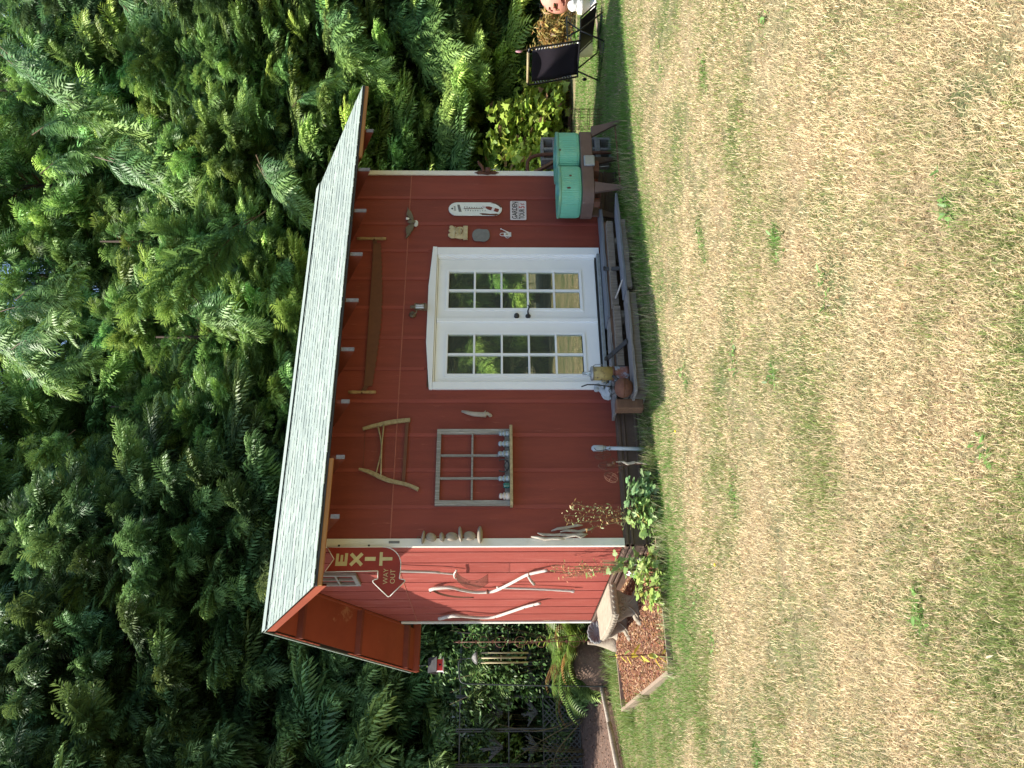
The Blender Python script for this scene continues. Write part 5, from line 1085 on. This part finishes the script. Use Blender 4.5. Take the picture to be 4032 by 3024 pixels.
def nth(i): return 'leftmost' if i == 0 else ORD[i]+' from the left'
back = [(-5.0,12),(-2.4,12.2),(.2,11.8),(2.6,11.0),(4.6,10.3),(6.7,10.4),(9.0,10.3),(11.4,10.1),(13.7,9.3),(15.9,8.2),(18,6.8),(19.8,5.0),(21,2.6)]
for i, (x, y) in enumerate(back): cedar(x, y, 'second row cedar seen through gaps in the front cedars, '+nth(i), (i+1) % 3, i*2.1+.5, (1.2,1.25) if i < 4 else (1.05,[.80,.86,.78][i % 3]), 'second row cedars behind the front row')
far_ = [(4.2,13.4),(6.8,13.6),(9.6,13.4),(12.4,13.1),(15.2,12.4),(18,11.2),(20.6,9.4),(22.6,6.8),(24,3.6),(24.5,10.5),(26.5,7.0),(22,14),(18,15.5),(1,14.5),(-2,15)]
for i, (x, y) in enumerate(far_): cedar(x, y, 'tall far cedar closing the view above the nearer ones, '+nth(sorted(range(len(far_)), key=lambda k: far_[k][0]*.885-far_[k][1]*.466).index(i)), (i) % 3, i*1.7+.9, (1.3,[1.28,1.4,1.32][i % 3]) if i < 11 else (1.6,1.6), 'far tall cedars')
shade = [(-8.9,10.6,1.5),(-6.8,13,1.55),(-11.6,11.2,1.6),(-4.2,15.5,1.5)]
for i, (x, y, s_) in enumerate(shade): cedar(x, y, ['very tall cedar outside the left edge, nearest the dirt bed','very tall cedar left of the view, behind the first','very tall cedar furthest outside the left edge','very tall cedar deep behind the leftmost metal screens'][i], i % 3, i*1.9, s_, 'tall cedars left of the view')
refl = [(3,-17),(6.5,-16),(10,-15.5),(13.5,-14),(17,-13.5),(20,-11),(15,-18),(8,-20)]
for i, (x, y) in enumerate(refl): cedar(x, y, 'cedar across the lawn mirrored in the door glass, '+nth(sorted(range(8), key=lambda k: refl[k][0]).index(i)), i % 3, i*1.1, .9, 'trees across the lawn mirrored in the door panes')
# long arching boughs that stand out of the crowns into the sun
HERO = [
((16.31, 8.3, 15.04),(12.87, 7.9, 9.68)),
((18.47, 8.3, 12.42),(15.35, 7.9, 9.18)),
((15.59, 8.3, 10.55),(13.66, 7.9, 7.77)),
((10.85, 6.3, 6.96),(9.18, 6.0, 5.66)),
((9.15, 6.3, 6.47),(6.76, 6.0, 8.21)),
((12.14, 8.3, 13.01),(12.78, 7.9, 10.92)),
((12.4, 8.3, 11.37),(11.5, 7.9, 8.59)),
((10.2, 8.3, 8.03),(10.11, 7.9, 9.68)),
((7.14, 6.3, 7.76),(6.18, 6.0, 6.34)),
((8.38, 8.3, 12.67),(8.81, 7.9, 10.98)),
((6.28, 8.3, 11.85),(6.69, 7.9, 10.25)),
((7.24, 8.3, 12.65),(6.07, 7.9, 10.86)),
((11.38, 5.3, 6.02),(11.97, 5.0, 5.1)),
((14.27, 5.3, 4.0),(11.77, 5.0, 2.74)),
((14.25, 5.3, 5.17),(11.76, 5.0, 4.1)),
((8.22, 6.3, 5.88),(6.89, 6.0, 6.23)),
((5.07, 8.3, 10.49),(4.32, 7.9, 11.07)),
]
hb = fastmesh('bough', *bough(3.3, 77, 74), M['cedar_sun_tint']); hb2 = fastmesh('bough', *bough(2.2, 78, 50), M['cedar_sun_tint'])  # these boughs also carry painted sunlight in their foliage colour
trees_ = [o for o in COL.objects if o.name.startswith('cedar_tree') and o.location.y > 3]
for i, (A, B) in enumerate(HERO):
    A, B = Vector(A), Vector(B)
    for j in range(2 if (B-A).length > 1.6 else 1):
        a_ = A+Vector(rng.normal(0,.28*j,3)); d_ = (B-A)+Vector(rng.normal(0,.25*j,3)); L_ = d_.length; base_, me_ = (3.3, hb) if L_ > 2.4 else (2.2, hb2)
        par = min(trees_, key=lambda t: (t.location.x-a_.x)**2+(t.location.y-a_.y)**2)
        o = link('bough', me_, M['cedar_sun_tint'], par, a_); hz = math.hypot(d_.x, d_.y)
        R3 = euler(np.array([math.atan2(d_.y, d_.x)]), np.array([math.atan2(-d_.z, hz)-.16]), np.array([rng.normal(0,.2)]))[0]
        o.rotation_euler = Matrix(R3.tolist()).to_euler(); k_ = L_/base_; o.scale = (k_, min(k_,1.15)**.5, min(k_,1.15)**.5)
# --- leaf templates
def fan(outline, fold=.12):
    c = np.array([[.0,.45*0+.5*0,0.]]); V = [(.42,0,.03)]+[(x,y,fold*abs(y)-.10*x*x) for x,y in outline]; n = len(outline)
    return np.array(V, float), np.array([(0,1+i,1+(i+1)%n) for i in range(n)])
maple = fan([(0,0),(.10,.12),(.02,.42),(.28,.34),(.46,.52),(.58,.26),(1.0,0),(.58,-.26),(.46,-.52),(.28,-.34),(.02,-.42),(.10,-.12)])
oval = (np.array([(0,0,0),(.35,.20,.03),(.35,-.20,.03),(.42,0,-.02),(.75,.14,-.04),(.75,-.14,-.04),(1,0,-.12)]), np.array([(0,3,1),(0,2,3),(1,3,4),(3,2,5),(4,3,6),(3,5,6)]))
lobed = fan([(0,0),(.08,.22),(.24,.46),(.48,.42),(.54,.22),(.74,.26),(.92,.0),(.74,-.26),(.54,-.22),(.48,-.42),(.24,-.46),(.08,-.22)], .05)
lance = (np.array([(0,0,0),(.3,.10,.02),(.3,-.10,.02),(.65,.09,-.03),(.65,-.09,-.03),(1,0,-.16)]), np.array([(0,2,1),(1,2,3),(2,4,3),(3,4,5)]))
def shrub(name, label, cat, loc, rx, ry, h, n, tmpl, size, col, var=.25, stems=7, group=None, lean=.45, shell=.5, dead=0, deadc=(.45,.30,.10), seed=1, z0=.05, kind=None):
    r = np.random.default_rng(seed); t = thing(name, label, cat, loc, group)
    d = r.normal(0,1,(n,3)); d /= np.linalg.norm(d,axis=1)[:,None]; d[:,2] = np.abs(d[:,2])**.8; rad = r.uniform(shell,1,n)**.6
    lump = 1+.22*np.sin(d[:,0]*7+seed)*np.sin(d[:,1]*6+2*seed)+.12*np.sin(d[:,2]*11+d[:,0]*5)
    P = np.stack([d[:,0]*rx*rad*lump, d[:,1]*ry*rad*lump, z0+(h-z0)*d[:,2]*rad*lump],-1)
    yaw = np.arctan2(d[:,1],d[:,0])+r.normal(0,.9,n); C = np.array(col)*r.uniform(1-var,1+var,(n,1))*(1+r.normal(0,.06,(n,3)))
    if dead: m_ = r.random(n) < dead; C[m_] = np.array(deadc)*r.uniform(.6,1.3,(m_.sum(),1))
    V, T, C = inst(tmpl[0], tmpl[1], euler(yaw, r.normal(.25,lean,n), r.normal(0,lean,n)), P, r.uniform(.65,1.25,n)*size, np.clip(C,0.005,1))
    st = MB()
    for k in range(stems):
        a = r.uniform(0,6.28); q = r.uniform(.3,.85); st.tube([(loc[0]+.05*math.cos(a), loc[1]+.05*math.sin(a), loc[2]-.03),(loc[0]+rx*q*.5*math.cos(a), loc[1]+ry*q*.5*math.sin(a), loc[2]+h*.5),(loc[0]+rx*q*math.cos(a), loc[1]+ry*q*math.sin(a), loc[2]+h*.88)], [.007,.005,.003], 5)
    st.build('stem', M['stem'], t)['kind'] = 'stuff'
    o = fast('foliage', V, T, C, M['leaf'], t, loc); return t
# right side bushes
shrub('thimbleberry_bush', 'bright yellow-green maple-leaved bush in full sun behind the wash tubs', 'bush', (10.75,5.2,.07), 1.05,.8,1.75, 2000, maple, .165, (.40,.52,.085), .3, 10, dead=.05, deadc=(.40,.22,.12), seed=3)
shrub('thimbleberry_bush', 'smaller bright maple-leaved bush between the shed corner and the larger one', 'bush', (9.3,4.9,.07), .60,.5,1.55, 750, maple, .16, (.42,.53,.085), .3, 6, dead=.06, deadc=(.42,.25,.13), seed=4)
shrub('leafy_shrub', 'mid green small-leaved shrub behind the black recliner', 'shrub', (13.1,5.6,.05), 1.0,.9,1.95, 2800, oval, .095, (.10,.19,.045), .35, 10, seed=5)
shrub('leafy_shrub', 'darker small-leaved shrub further right behind the recliner', 'shrub', (14.6,4.2,.05), 1.1,.9,2.1, 2600, oval, .095, (.055,.12,.035), .35, 10, seed=6)
shrub('dry_bush', 'dried yellow-brown low bush beside the recliner backrest', 'shrub', (11.7,3.5,.05), .42,.40,.85, 800, lance, .14, (.42,.33,.10), .4, 8, dead=.35, deadc=(.38,.20,.07), seed=7)
shrub('dry_bush', 'low tangle of withered yellow leaves right of the bright bushes', 'shrub', (12.0,4.9,.05), .9,.35,.50, 900, lance, .13, (.30,.26,.08), .4, 6, dead=.4, deadc=(.34,.20,.09), seed=8)
t = shrub('foxglove', 'single tall flower stalk with a pale pink tip left of the globe planter', 'flower', (9.45,1.9,.05), .22,.22,.35, 46, oval, .15, (.12,.22,.05), .25, 3, seed=9)
MB().tube(arc([(9.45,1.9,.05),(9.40,1.9,.75),(9.25,1.9,1.22)]), .009, 6).build('stalk', M['stem'], t); MB().blob((9.24,1.9,1.24),.022,.022,.06,8,6).build('bloom', M['pink'], t)
# columbines and pale stalk plants at the corner
COLB = (.26,.40,.17)
shrub('columbine', 'bluish green lobed columbine clump against the skirting right of the corner', 'plant', (.44,-.30,0), .19,.14,.32, 150, lobed, .085, COLB, .25, 8, lean=.35, seed=11)
shrub('columbine', 'columbine clump with a few yellowed leaves in front of the shed corner', 'plant', (.20,-.34,0), .17,.14,.34, 120, lobed, .085, (.29,.42,.14), .25, 8, lean=.35, dead=.12, deadc=(.55,.48,.16), seed=12)
shrub('columbine', 'pale yellow-green columbine spilling over the bark bed before the stone rabbit', 'plant', (-.46,-.34,0), .26,.16,.32, 210, lobed, .075, (.36,.48,.13), .25, 9, lean=.35, dead=.05, deadc=(.55,.5,.16), seed=13)
shrub('columbine', 'loose upright columbine stems with small leaves in front of the side wall skirting', 'plant', (-.22,.0,.03), .13,.12,.60, 60, lobed, .075, (.25,.36,.12), .25, 9, lean=.5, shell=.2, seed=14)
def stalks(label, base, tips, seed, col=(.30,.34,.14), deadc=(.50,.33,.14)):
    r = np.random.default_rng(seed); t = thing('seed_stalks', label, 'plant', base); st = MB(); LP = []
    for tp in tips:
        A = arc([base, (base[0]+(tp[0]-base[0])*.35, base[1]+(tp[1]-base[1])*.4, base[2]+(tp[2]-base[2])*.55), tp], 7); st.tube(A, .003, 4)
        for i in range(4, len(A)):
            for k in range(3):
                q = A[i]+Vector(r.normal(0,.028,3)); LP.append(q); st.tube([A[i], q], .0014, 3, cap=False)
    st.build('stalk', M['stem'], t)['kind'] = 'stuff'
    P = np.array([tuple(q) for q in LP])-np.array(base); n = len(P); C = np.where(r.random((n,1)) < .45, np.array([deadc]), np.array([col]))*r.uniform(.7,1.3,(n,1))
    V, T, C = inst(oval[0], oval[1], euler(r.uniform(0,6.3,n), r.normal(0,.7,n), r.normal(0,.7,n)), P, r.uniform(.018,.045,n), C); fast('leaflet', V, T, C, M['leaf'], t, base)['kind'] = 'stuff'
stalks('tall thin dried flower stalks before the red wall, left of the window sash', (.16,-.34,.02), [(.34,-.3,.86),(.27,-.3,.87),(.21,-.3,.95),(.13,-.28,.92),(.07,-.3,.72),(.31,-.3,.60)], 21)
stalks('reddish dried seed stalks against the sunlit side wall beside the corner', (-.20,.10,.05), [(-.12,.35,1.02),(-.16,.50,.95),(-.20,.25,1.05),(-.14,.62,.85),(-.22,.42,.90),(-.18,.18,.80)], 22, (.34,.30,.12), (.52,.22,.12))
# yellow sapling
t = thing('yellow_sapling', 'single dark red stem with large yellow leaves at the front edge of the bark bed', 'sapling', (-1.13,-.20,.02))
st = MB().tube(arc([(-1.13,-.20,0),(-1.125,-.19,.30),(-1.14,-.2,.58)]), [.006]*9+[.004]*8, 6).build('stem', M['darkstem'], t)
r = np.random.default_rng(31); n = 15; zz = np.linspace(.06,.50,n); P = np.stack([np.full(n,.005), np.full(n,.01), zz-.02],-1)
C = np.array([.62,.50,.08])*r.uniform(.75,1.2,(n,1))*(1+r.normal(0,.05,(n,3))); C[::4] = (.40,.46,.12)
V, T, C = inst(oval[0], oval[1], euler(r.uniform(0,6.3,n), r.normal(.5,.35,n), r.normal(0,.4,n)), P, np.linspace(.17,.08,n)*r.uniform(.8,1.2,n), C); fast('leaf', V, T, C, M['leaf'], t, (-1.13,-.20,.02))
# upright leafy stem behind the bench (lit, sword shaped leaves)
t = thing('arching_plant', 'arching stem with pointed pale green leaves behind the back corner of the shed', 'plant', (-.18,3.75,.1))
st = MB().tube(arc([(-.10,3.75,.3),(-.15,3.75,.7),(-.22,3.75,1.05),(-.26,3.75,1.35)]), .006, 6).build('stem', M['darkstem'], t)
n = 26; f = np.linspace(0,1,n); P = np.stack([-.10-.16*f+.18, np.zeros(n), .3+1.0*f-.1],-1); C = np.array([.32,.42,.08])*r.uniform(.75,1.2,(n,1))
V, T, C = inst(lance[0], lance[1], euler(np.where(np.arange(n)%2, 0.1, 3.0)+r.normal(0,.5,n), r.normal(-.2,.3,n), r.normal(0,.5,n)), P, np.linspace(.22,.06,n), C); fast('leaf', V, T, C, M['leaf'], t, (-.18,3.75,.1))
# ferns
def fern(label, x, y, z, nf, L_, col, seed, up=.9, dead=.1):
    r = np.random.default_rng(seed); t = thing('sword_fern', label, 'fern', (x,y,z), 'sword ferns left of the shed'); parts = []; st = MB()
    for k in range(nf):
        a = k*2.4+r.uniform(-.2,.2); l = L_*r.uniform(.75,1.1); ph = up*r.uniform(.55,1.1); np_ = 24; tt = np.linspace(.08,1,np_)
        ang = ph-1.75*tt**1.3*r.uniform(.8,1.15); dx = np.cumsum(np.cos(ang))*l/np_; dzz = np.cumsum(np.sin(ang))*l/np_
        Pc = np.stack([dx*math.cos(a), dx*math.sin(a), dzz],-1); c = np.array(col)*r.uniform(.75,1.25)
        if r.random() < dead: c = np.array([.30,.15,.05])*r.uniform(.7,1.2)
        w_ = l*.17*np.sin(np.pi*np.clip(tt*.92+.06,0,1))**.7+.008
        for sg in (-1,1):
            C = np.tile(c,(np_,1))*r.uniform(.85,1.15,(np_,1))
            parts.append(inst(np.array([(0,-.09,0),(0,.09,0),(.5,.07,-.02),(1,0,-.08)]), np.array([(0,2,1),(0,3,2)]), euler(np.full(np_,a+sg*1.25), -ang*.2+.15, np.full(np_,0.)-sg*ang*.8), Pc, w_, C))
        st.tube([(x,y,z)]+[(x+p[0],y+p[1],z+p[2]) for p in Pc[::4]], .004, 4)
    st.build('rachis', M['stem'], t)['kind'] = 'stuff'; V, T, C = join(parts); fast('frond', V, T, C, M['leaf'], t, (x,y,z)); return t
o = MB().blob((-.30,4.62,.12),.42,.40,.38,18,10,.12,8).build('root_mound', M['dirt'], origin=(-.3,4.62,.1)); settags(o, 'dark brown mound of old fern roots under the sword ferns', 'mound')
fern('large sunlit sword fern left of the wind chime foot', -.26,4.40,.46, 20,.90,(.15,.25,.05),41,1.3,.25)
fern('green sword fern arching in front of the metal screens', -.50,4.80,.44, 14,.95,(.13,.22,.045),42,1.2,.2)
fern('bright sword fern tight behind the shed back corner', -.12,4.05,.42, 14,.9,(.19,.29,.05),43,1.4,.2)
fern('brown and green sword fern low beside the stump', -.15,4.75,.1, 14,.7,(.14,.17,.05),44,.7,.55)
fern('dark sword fern at the back under the cedars', .15,5.6,.2, 16,1.2,(.07,.12,.03),45,1.2,.1)
# leafy shrubs over the screens
shrub('leafy_shrub', 'broad small-leaved shrub behind the birdhouse and wind chime', 'shrub', (.05,5.7,.2), 1.0,.7,2.45, 2500, oval, .085, (.11,.20,.055), .4, 10, seed=51, z0=.6)
shrub('leafy_shrub', 'shrub with pale silvery and yellow-green leaves over the top of the metal screens', 'shrub', (-.95,6.8,.3), .85,.5,2.35, 2600, oval, .09, (.27,.36,.14), .5, 8, dead=.12, deadc=(.45,.47,.40), seed=52, z0=1.1)
shrub('leafy_shrub', 'yellow-green leafy shrub above the leftmost metal screen', 'shrub', (-1.75,6.7,.3), .7,.5,2.15, 1900, oval, .10, (.28,.42,.09), .45, 8, seed=53, z0=.9)
shrub('vine_tangle', 'low vine with small leaves climbing the left metal screens', 'vine', (-1.45,6.05,.3), .55,.15,1.0, 420, oval, .06, (.14,.19,.06), .4, 9, seed=54, z0=.1)
for i, (a, b, c_) in enumerate((((-.98,5.8,.3),(-1.25,5.8,.85),(-1.55,5.8,1.35)),((-.98,5.82,.3),(-1.15,5.82,1.0),(-1.05,5.82,1.6)),((-1.0,5.78,.28),(-1.45,5.78,.7),(-1.75,5.8,.75)))):
    o = MB().tube(arc([a,b,c_], 8), [.009]*9+[.004]*8, 6).build('bare_vine', M['stem'], origin=a); settags(o, ['bare pale vine stem leaning left across the metal screens','bare vine stem rising nearly straight up before the screens','lowest bare vine stem bending far left before the screens'][i], 'vine')
# climbing cut leaves at the forest edge left
shrub('leafy_shrub', 'dark understorey shrub at the foot of the cedars near the left edge', 'shrub', (-2.6,7.6,.2), 1.0,.6,2.6, 2400, oval, .09, (.08,.17,.05), .4, 8, seed=55, z0=.5)
shrub('leafy_shrub', 'dark understorey shrub in the gap right of the shed', 'shrub', (8.6,6.6,.05), 1.4,.6,1.5, 2200, oval, .10, (.035,.08,.025), .35, 8, seed=56)
# ================================================================== GRASS
def grass():
    r = np.random.default_rng(77); N = 800000
    # density falls with distance from the viewer
    d = (r.random(N)*(18**.42-2.2**.42)+2.2**.42)**(1/.42); a = np.where(r.random(N) < .84, r.uniform(-.60,.60,N), r.choice([-1,1],N)*r.uniform(.60,.95,N))+math.atan2(F.x, F.y)
    X = CAM[0]+d*np.sin(a); Y = CAM[1]+d*np.cos(a)
    keep = ~((X > -.02) & (X < LX+.02) & (Y > -.03) & (Y < WY+.02)) & ~((X > -1.31) & (X < 0) & (Y > -.33) & (Y < 2.68)) & ~((X > 1.38) & (X < 3.9) & (Y > -.70) & (Y < 0))
    dd = (X-ea[0])*en[0]+(Y-ea[1])*en[1]; keep &= ~((dd > -.06) & (X < .9) & (Y > 2.6)) & (Y < 5.9+.2*np.sin(X*3)+.6*smooth(4,6,X)-.8*np.clip(X-12,0,9)) & ~((X > -.6) & (X < 5) & (Y > 3.6))
    X, Y, d = X[keep], Y[keep], d[keep]; n = len(X); Z = gh(X,Y)
    def noise(s, k):
        v = np.zeros(n); rr = np.random.default_rng(k)
        for o in range(5):
            for _ in range(3):
                th = rr.uniform(0,6.28); f = s*2**o*rr.uniform(.7,1.3); v += np.sin((X*np.cos(th)+Y*np.sin(th))*f+rr.uniform(0,6.28)+1.5*np.sin((X*np.sin(th)-Y*np.cos(th))*f*.7))/2**(o*.6)
        return v/3
    nb = noise(1.1,1); nf = noise(4.2,2)
    def noise2(s_, k):
        # drifts lying roughly along the mower passes
        u_ = X*.885-Y*.466; v_ = X*.466+Y*.885; rr = np.random.default_rng(k); q = np.zeros(n)
        for o in range(4): q += np.sin(v_*s_*4*2**o+rr.uniform(0,6)+1.3*np.sin(u_*s_*1.1*1.6**o+rr.uniform(0,6)))/1.6**o
        return q/2
    # green near the shed and its shadow, in thin drifts elsewhere
    near = np.clip(1-(-1.15-Y+.2*nf)/.75,0,1)*np.clip((X+2.5)/1.5,0,1)
    left = smooth(-.8,-1.6,X)*smooth(-2.6,-.8,Y)*.5
    nl = noise2(.9,5); g = np.clip(.155+.34*nb+.20*nf+.20*nl+.75*near+left*.55+.50*((Y > .2) & (Y < 3.6+.3*nb)), .02, .97)
    weeds = [(-1.9,-5.2,.10),(.2,-3.4,.14),(1.5,-3.0,.14),(-.6,-3.0,.10),(-2.7,-4.7,.12),(-1.0,-1.55,.13),(-1.35,-1.9,.11),(2.6,-3.7,.12),(.4,-4.5,.09),(-.35,-5.0,.08),(1.7,-4.9,.09),(-2.2,-2.8,.11),(.9,-1.9,.13),(3.9,-2.6,.12),(-.2,-4.1,.08),(-1.5,-5.9,.06),(-.7,-6.1,.06),(-3.2,-3.4,.10)]
    wd = np.zeros(n)
    for wx, wy, wr in weeds: wd = np.maximum(wd, np.exp(-((X-wx)**2+((Y-wy)*1.6)**2)/(2*(wr*1.3)**2))*(.75+.5*nf))
    g = np.maximum(g, np.clip(wd*.8,0,1))
    thin = noise(2.6,9) > .62; kp = ~(thin & (r.random(n) < .55) & (near < .2)); X, Y, d, Z, nb, nf, nl, near, g, wd = [q_[kp] for q_ in (X,Y,d,Z,nb,nf,nl,near,g,wd)]; n = len(X)
    isg = r.random(n) < g; br = r.random(n)
    straw = np.array([.72,.575,.335])*r.uniform(.50,1.28,(n,1))*(1+.13*np.clip(nl-nf,-1,1))[:,None]*(1+r.normal(0,.03,(n,3))); brown = np.array([.33,.215,.11])*r.uniform(.6,1.2,(n,1))
    green = np.array([.22,.275,.075])*r.uniform(.6,1.25,(n,1))*(1+r.normal(0,.05,(n,3)))
    lush = np.array([.125,.25,.042])*r.uniform(.7,1.3,(n,1)); C = straw.copy(); m_ = br < (.08+.30*np.clip(-nf-.1,0,1)+.12*np.clip(nl,0,1)); C[m_] = brown[m_]; C[isg] = green[isg]
    lm = isg & ((r.random(n) < near*.95) | (wd > .55)); C[lm] = lush[lm]
    L_ = r.uniform(.022,.050,n)*(1+.25*nf)+.02*near*r.random(n); L_ = np.clip(L_, .015, .09); L_[wd > .5] *= .9
    tall = (r.random(n) < .006); L_[tall] *= 1.8
    edge = ((Y > -.26) & (Y < 0) & (X > -.1) & (X < 5.2)) | ((X > 3.8) & (X < 5.4) & (Y > -.9) & (Y < 0)) | ((Y > -.95) & (Y < -.62) & (X > 1.2) & (X < 4.0))
    L_[edge] = r.uniform(.06,.19,edge.sum())*np.where(r.random(edge.sum()) < .35, 1, .6)
    w_ = np.clip(.0010+.00029*d, .0015, .0055)*r.uniform(.7,1.5,n); yaw = r.uniform(0,6.28,n); lean = np.where(isg, r.uniform(.2,1.0,n), r.uniform(.55,1.42,n)); lean[edge] = r.uniform(.05,.7,edge.sum())
    dx, dy = np.cos(yaw), np.sin(yaw); px_, py_ = -dy, dx
    tw_ = r.normal(0,.25,n)
    base = np.stack([X,Y,Z],-1); P = np.stack([px_,py_,np.zeros(n)],-1); D1 = np.stack([dx*np.sin(lean*.6),dy*np.sin(lean*.6),np.cos(lean*.6)],-1); D2 = np.stack([np.cos(yaw+tw_)*np.sin(np.minimum(lean*1.25,1.75)),np.sin(yaw+tw_)*np.sin(np.minimum(lean*1.25,1.75)),np.cos(np.minimum(lean*1.25,1.75))],-1)
    mid = base+D1*(L_*.5)[:,None]; tip = mid+D2*(L_*.5)[:,None]; tip[:,2] = np.maximum(tip[:,2], Z+.004)
    nr = d < 7.5
    parts = []
    b, m2, t2, p_, w2, c_ = base[nr], mid[nr], tip[nr], P[nr], w_[nr][:,None], C[nr]; k = len(b)
    V = np.stack([b-p_*w2*.5, b+p_*w2*.5, m2-p_*w2*.45, m2+p_*w2*.45, t2],1).reshape(-1,3); T = (np.array([(0,1,3),(0,3,2),(2,3,4)])[None]+(np.arange(k)*5)[:,None,None]).reshape(-1,3); parts.append((V,T,np.repeat(c_,5,0)))
    b, m2, t2, p_, w2, c_ = base[~nr], mid[~nr], tip[~nr], P[~nr], w_[~nr][:,None], C[~nr]; k = len(b)
    V = np.stack([b-p_*w2*.6, b+p_*w2*.6, t2],1).reshape(-1,3); T = (np.array([(0,1,2)])[None]+(np.arange(k)*3)[:,None,None]).reshape(-1,3); parts.append((V,T,np.repeat(c_,3,0)))
    o = fast('lawn_grass', *join(parts), M['grass'])
    settags(o, 'dry straw-coloured lawn grass with green drifts', 'grass', None, 'stuff')
    # flat weed rosettes in the lawn
    PP, CC_, SS = [], [], []
    for wx, wy, wr in weeds:
        m_ = int(60*wr/.1*.5); sx_, sy_ = r.normal(0,wr*.9,5), r.normal(0,wr*.5,5); kk = r.integers(0,5,m_); q = np.stack([wx+sx_[kk]+r.normal(0,wr*.28,m_), wy+sy_[kk]+r.normal(0,wr*.25,m_), np.zeros(m_)],-1); q[:,2] = gh(q[:,0],q[:,1])+r.uniform(.004,.024,m_); PP.append(q)
    PP = np.concatenate(PP); m_ = len(PP); C2 = np.array([.17,.30,.075])*r.uniform(.6,1.5,(m_,1))
    o = fast('lawn_weeds', *inst(oval[0], oval[1], euler(r.uniform(0,6.3,m_), r.normal(-.1,.4,m_), r.normal(0,.4,m_)), PP, r.uniform(.018,.048,m_), C2), M['leaf']); settags(o, 'low broadleaf weeds in the lawn', 'weeds', None, 'stuff')
grass()
for i, (x, y) in enumerate(((.55,-1.55),(3.85,-3.6),(-.9,-2.4))):
    z = gz(x,y); t = thing('dandelion', ['yellow dandelion in the lawn below the window sash','yellow dandelion far out on the lawn right of the doors','yellow dandelion in front of the bark bed'][i], 'flower', (x,y,z))
    MB().tube([(x,y,z),(x,y,z+.05)], .0018, 5).build('stalk', M['stem'], t); MB().blob((x,y,z+.053),.014,.014,.006,8,5).build('bloom', M['yellow'], t)
# long pale seed grass against the skirting
def tufts(name, label, pts, seed, L0=.22, col=(.42,.40,.22)):
    r = np.random.default_rng(seed); PP, n = [], 0
    for x, y, k, s_ in pts: PP.append(np.stack([r.normal(x,s_,k), r.normal(y,.05,k), np.zeros(k)],-1))
    PP = np.concatenate(PP); n = len(PP); PP[:,2] = gh(PP[:,0],PP[:,1]); C = np.array(col)*r.uniform(.6,1.3,(n,1)); m_ = r.random(n) < .45; C[m_] = np.array([.17,.27,.06])*r.uniform(.7,1.3,(m_.sum(),1))
    tv = np.array([(0,-.010,0),(0,.010,0),(.45,-.012,0),(.45,.012,0),(.8,-.008,-.05),(.8,.008,-.05),(1,0,-.12)]); tt = np.array([(0,1,3),(0,3,2),(2,3,5),(2,5,4),(4,5,6)])
    o = fast(name, *inst(tv, tt, euler(r.uniform(0,6.3,n), -r.uniform(.7,1.45,n), r.normal(0,.3,n)), PP, r.uniform(.5,1.2,n)*L0, C), M['leaf']); settags(o, label, 'grass', None, 'stuff')
tufts('long_grass', 'uncut pale and green grass along the foot of the front wall', [(1.25,-.25,160,.12),(.95,-.30,260,.14),(.6,-.34,220,.14),(.2,-.45,200,.2),(-.25,-.55,180,.2),(1.5,-.7,120,.12),(4.1,-.72,160,.25),(4.8,-.62,160,.25),(5.2,-.5,120,.2),(3.0,-.78,200,.4),(2.2,-.80,180,.35),(-.8,-.45,160,.2),(-1.3,-.4,90,.06),(-1.33,1.2,120,.03)], 61, .17)
tufts('long_grass', 'uncut green grass at the back end of the bark bed', [(-.2,3.0,260,.12),(-.6,3.05,220,.15),(-1.0,3.0,160,.15),(-.4,3.6,300,.2),(-1.35,2.4,120,.08)], 62, .24, (.25,.33,.10))

n = 9000; PX, PY = rng.uniform(-4,.75,n), rng.uniform(3.0,8.0,n); dd_ = (PX-ea[0])*en[0]+(PY-ea[1])*en[1]; k_ = dd_ > .02; PX, PY = PX[k_], PY[k_]; n = len(PX)
P = np.stack([PX, PY, dz_(PX,PY)+rng.uniform(-.004,.008,n)],-1); S = np.stack([rng.uniform(.015,.06,n), rng.uniform(.006,.02,n), rng.uniform(.006,.018,n)], -1); C = np.array([.16,.095,.065])*rng.uniform(.4,1.7,(n,1))
o = fast('bark_litter', *inst(chipV, chipT, quat_rand(n,.5), P, S, C), M['chip']); o['kind'] = 'stuff'

n = 260; r = np.random.default_rng(99); dd = r.uniform(2.6,9,n); aa = r.uniform(-.5,.5,n)+math.atan2(F.x,F.y); PX, PY = CAM[0]+dd*np.sin(aa), CAM[1]+dd*np.cos(aa); k_ = (PY < -.9); PX, PY = PX[k_], PY[k_]; n = len(PX)
P = np.stack([PX,PY,gh(PX,PY)+.022+r.uniform(0,.012,n)],-1); C = np.where(r.random((n,1)) < .6, np.array([[.42,.27,.13]]), np.array([[.70,.62,.42]]))*r.uniform(.5,1.2,(n,1))
o = fast('fallen_leaves', *inst(lance[0], lance[1], euler(r.uniform(0,6.3,n), r.normal(0,.3,n), r.normal(0,.5,n)), P, r.uniform(.015,.042,n), C), M['leaf']); settags(o, 'small dry leaves and twigs scattered over the lawn', 'leaves', None, 'stuff')
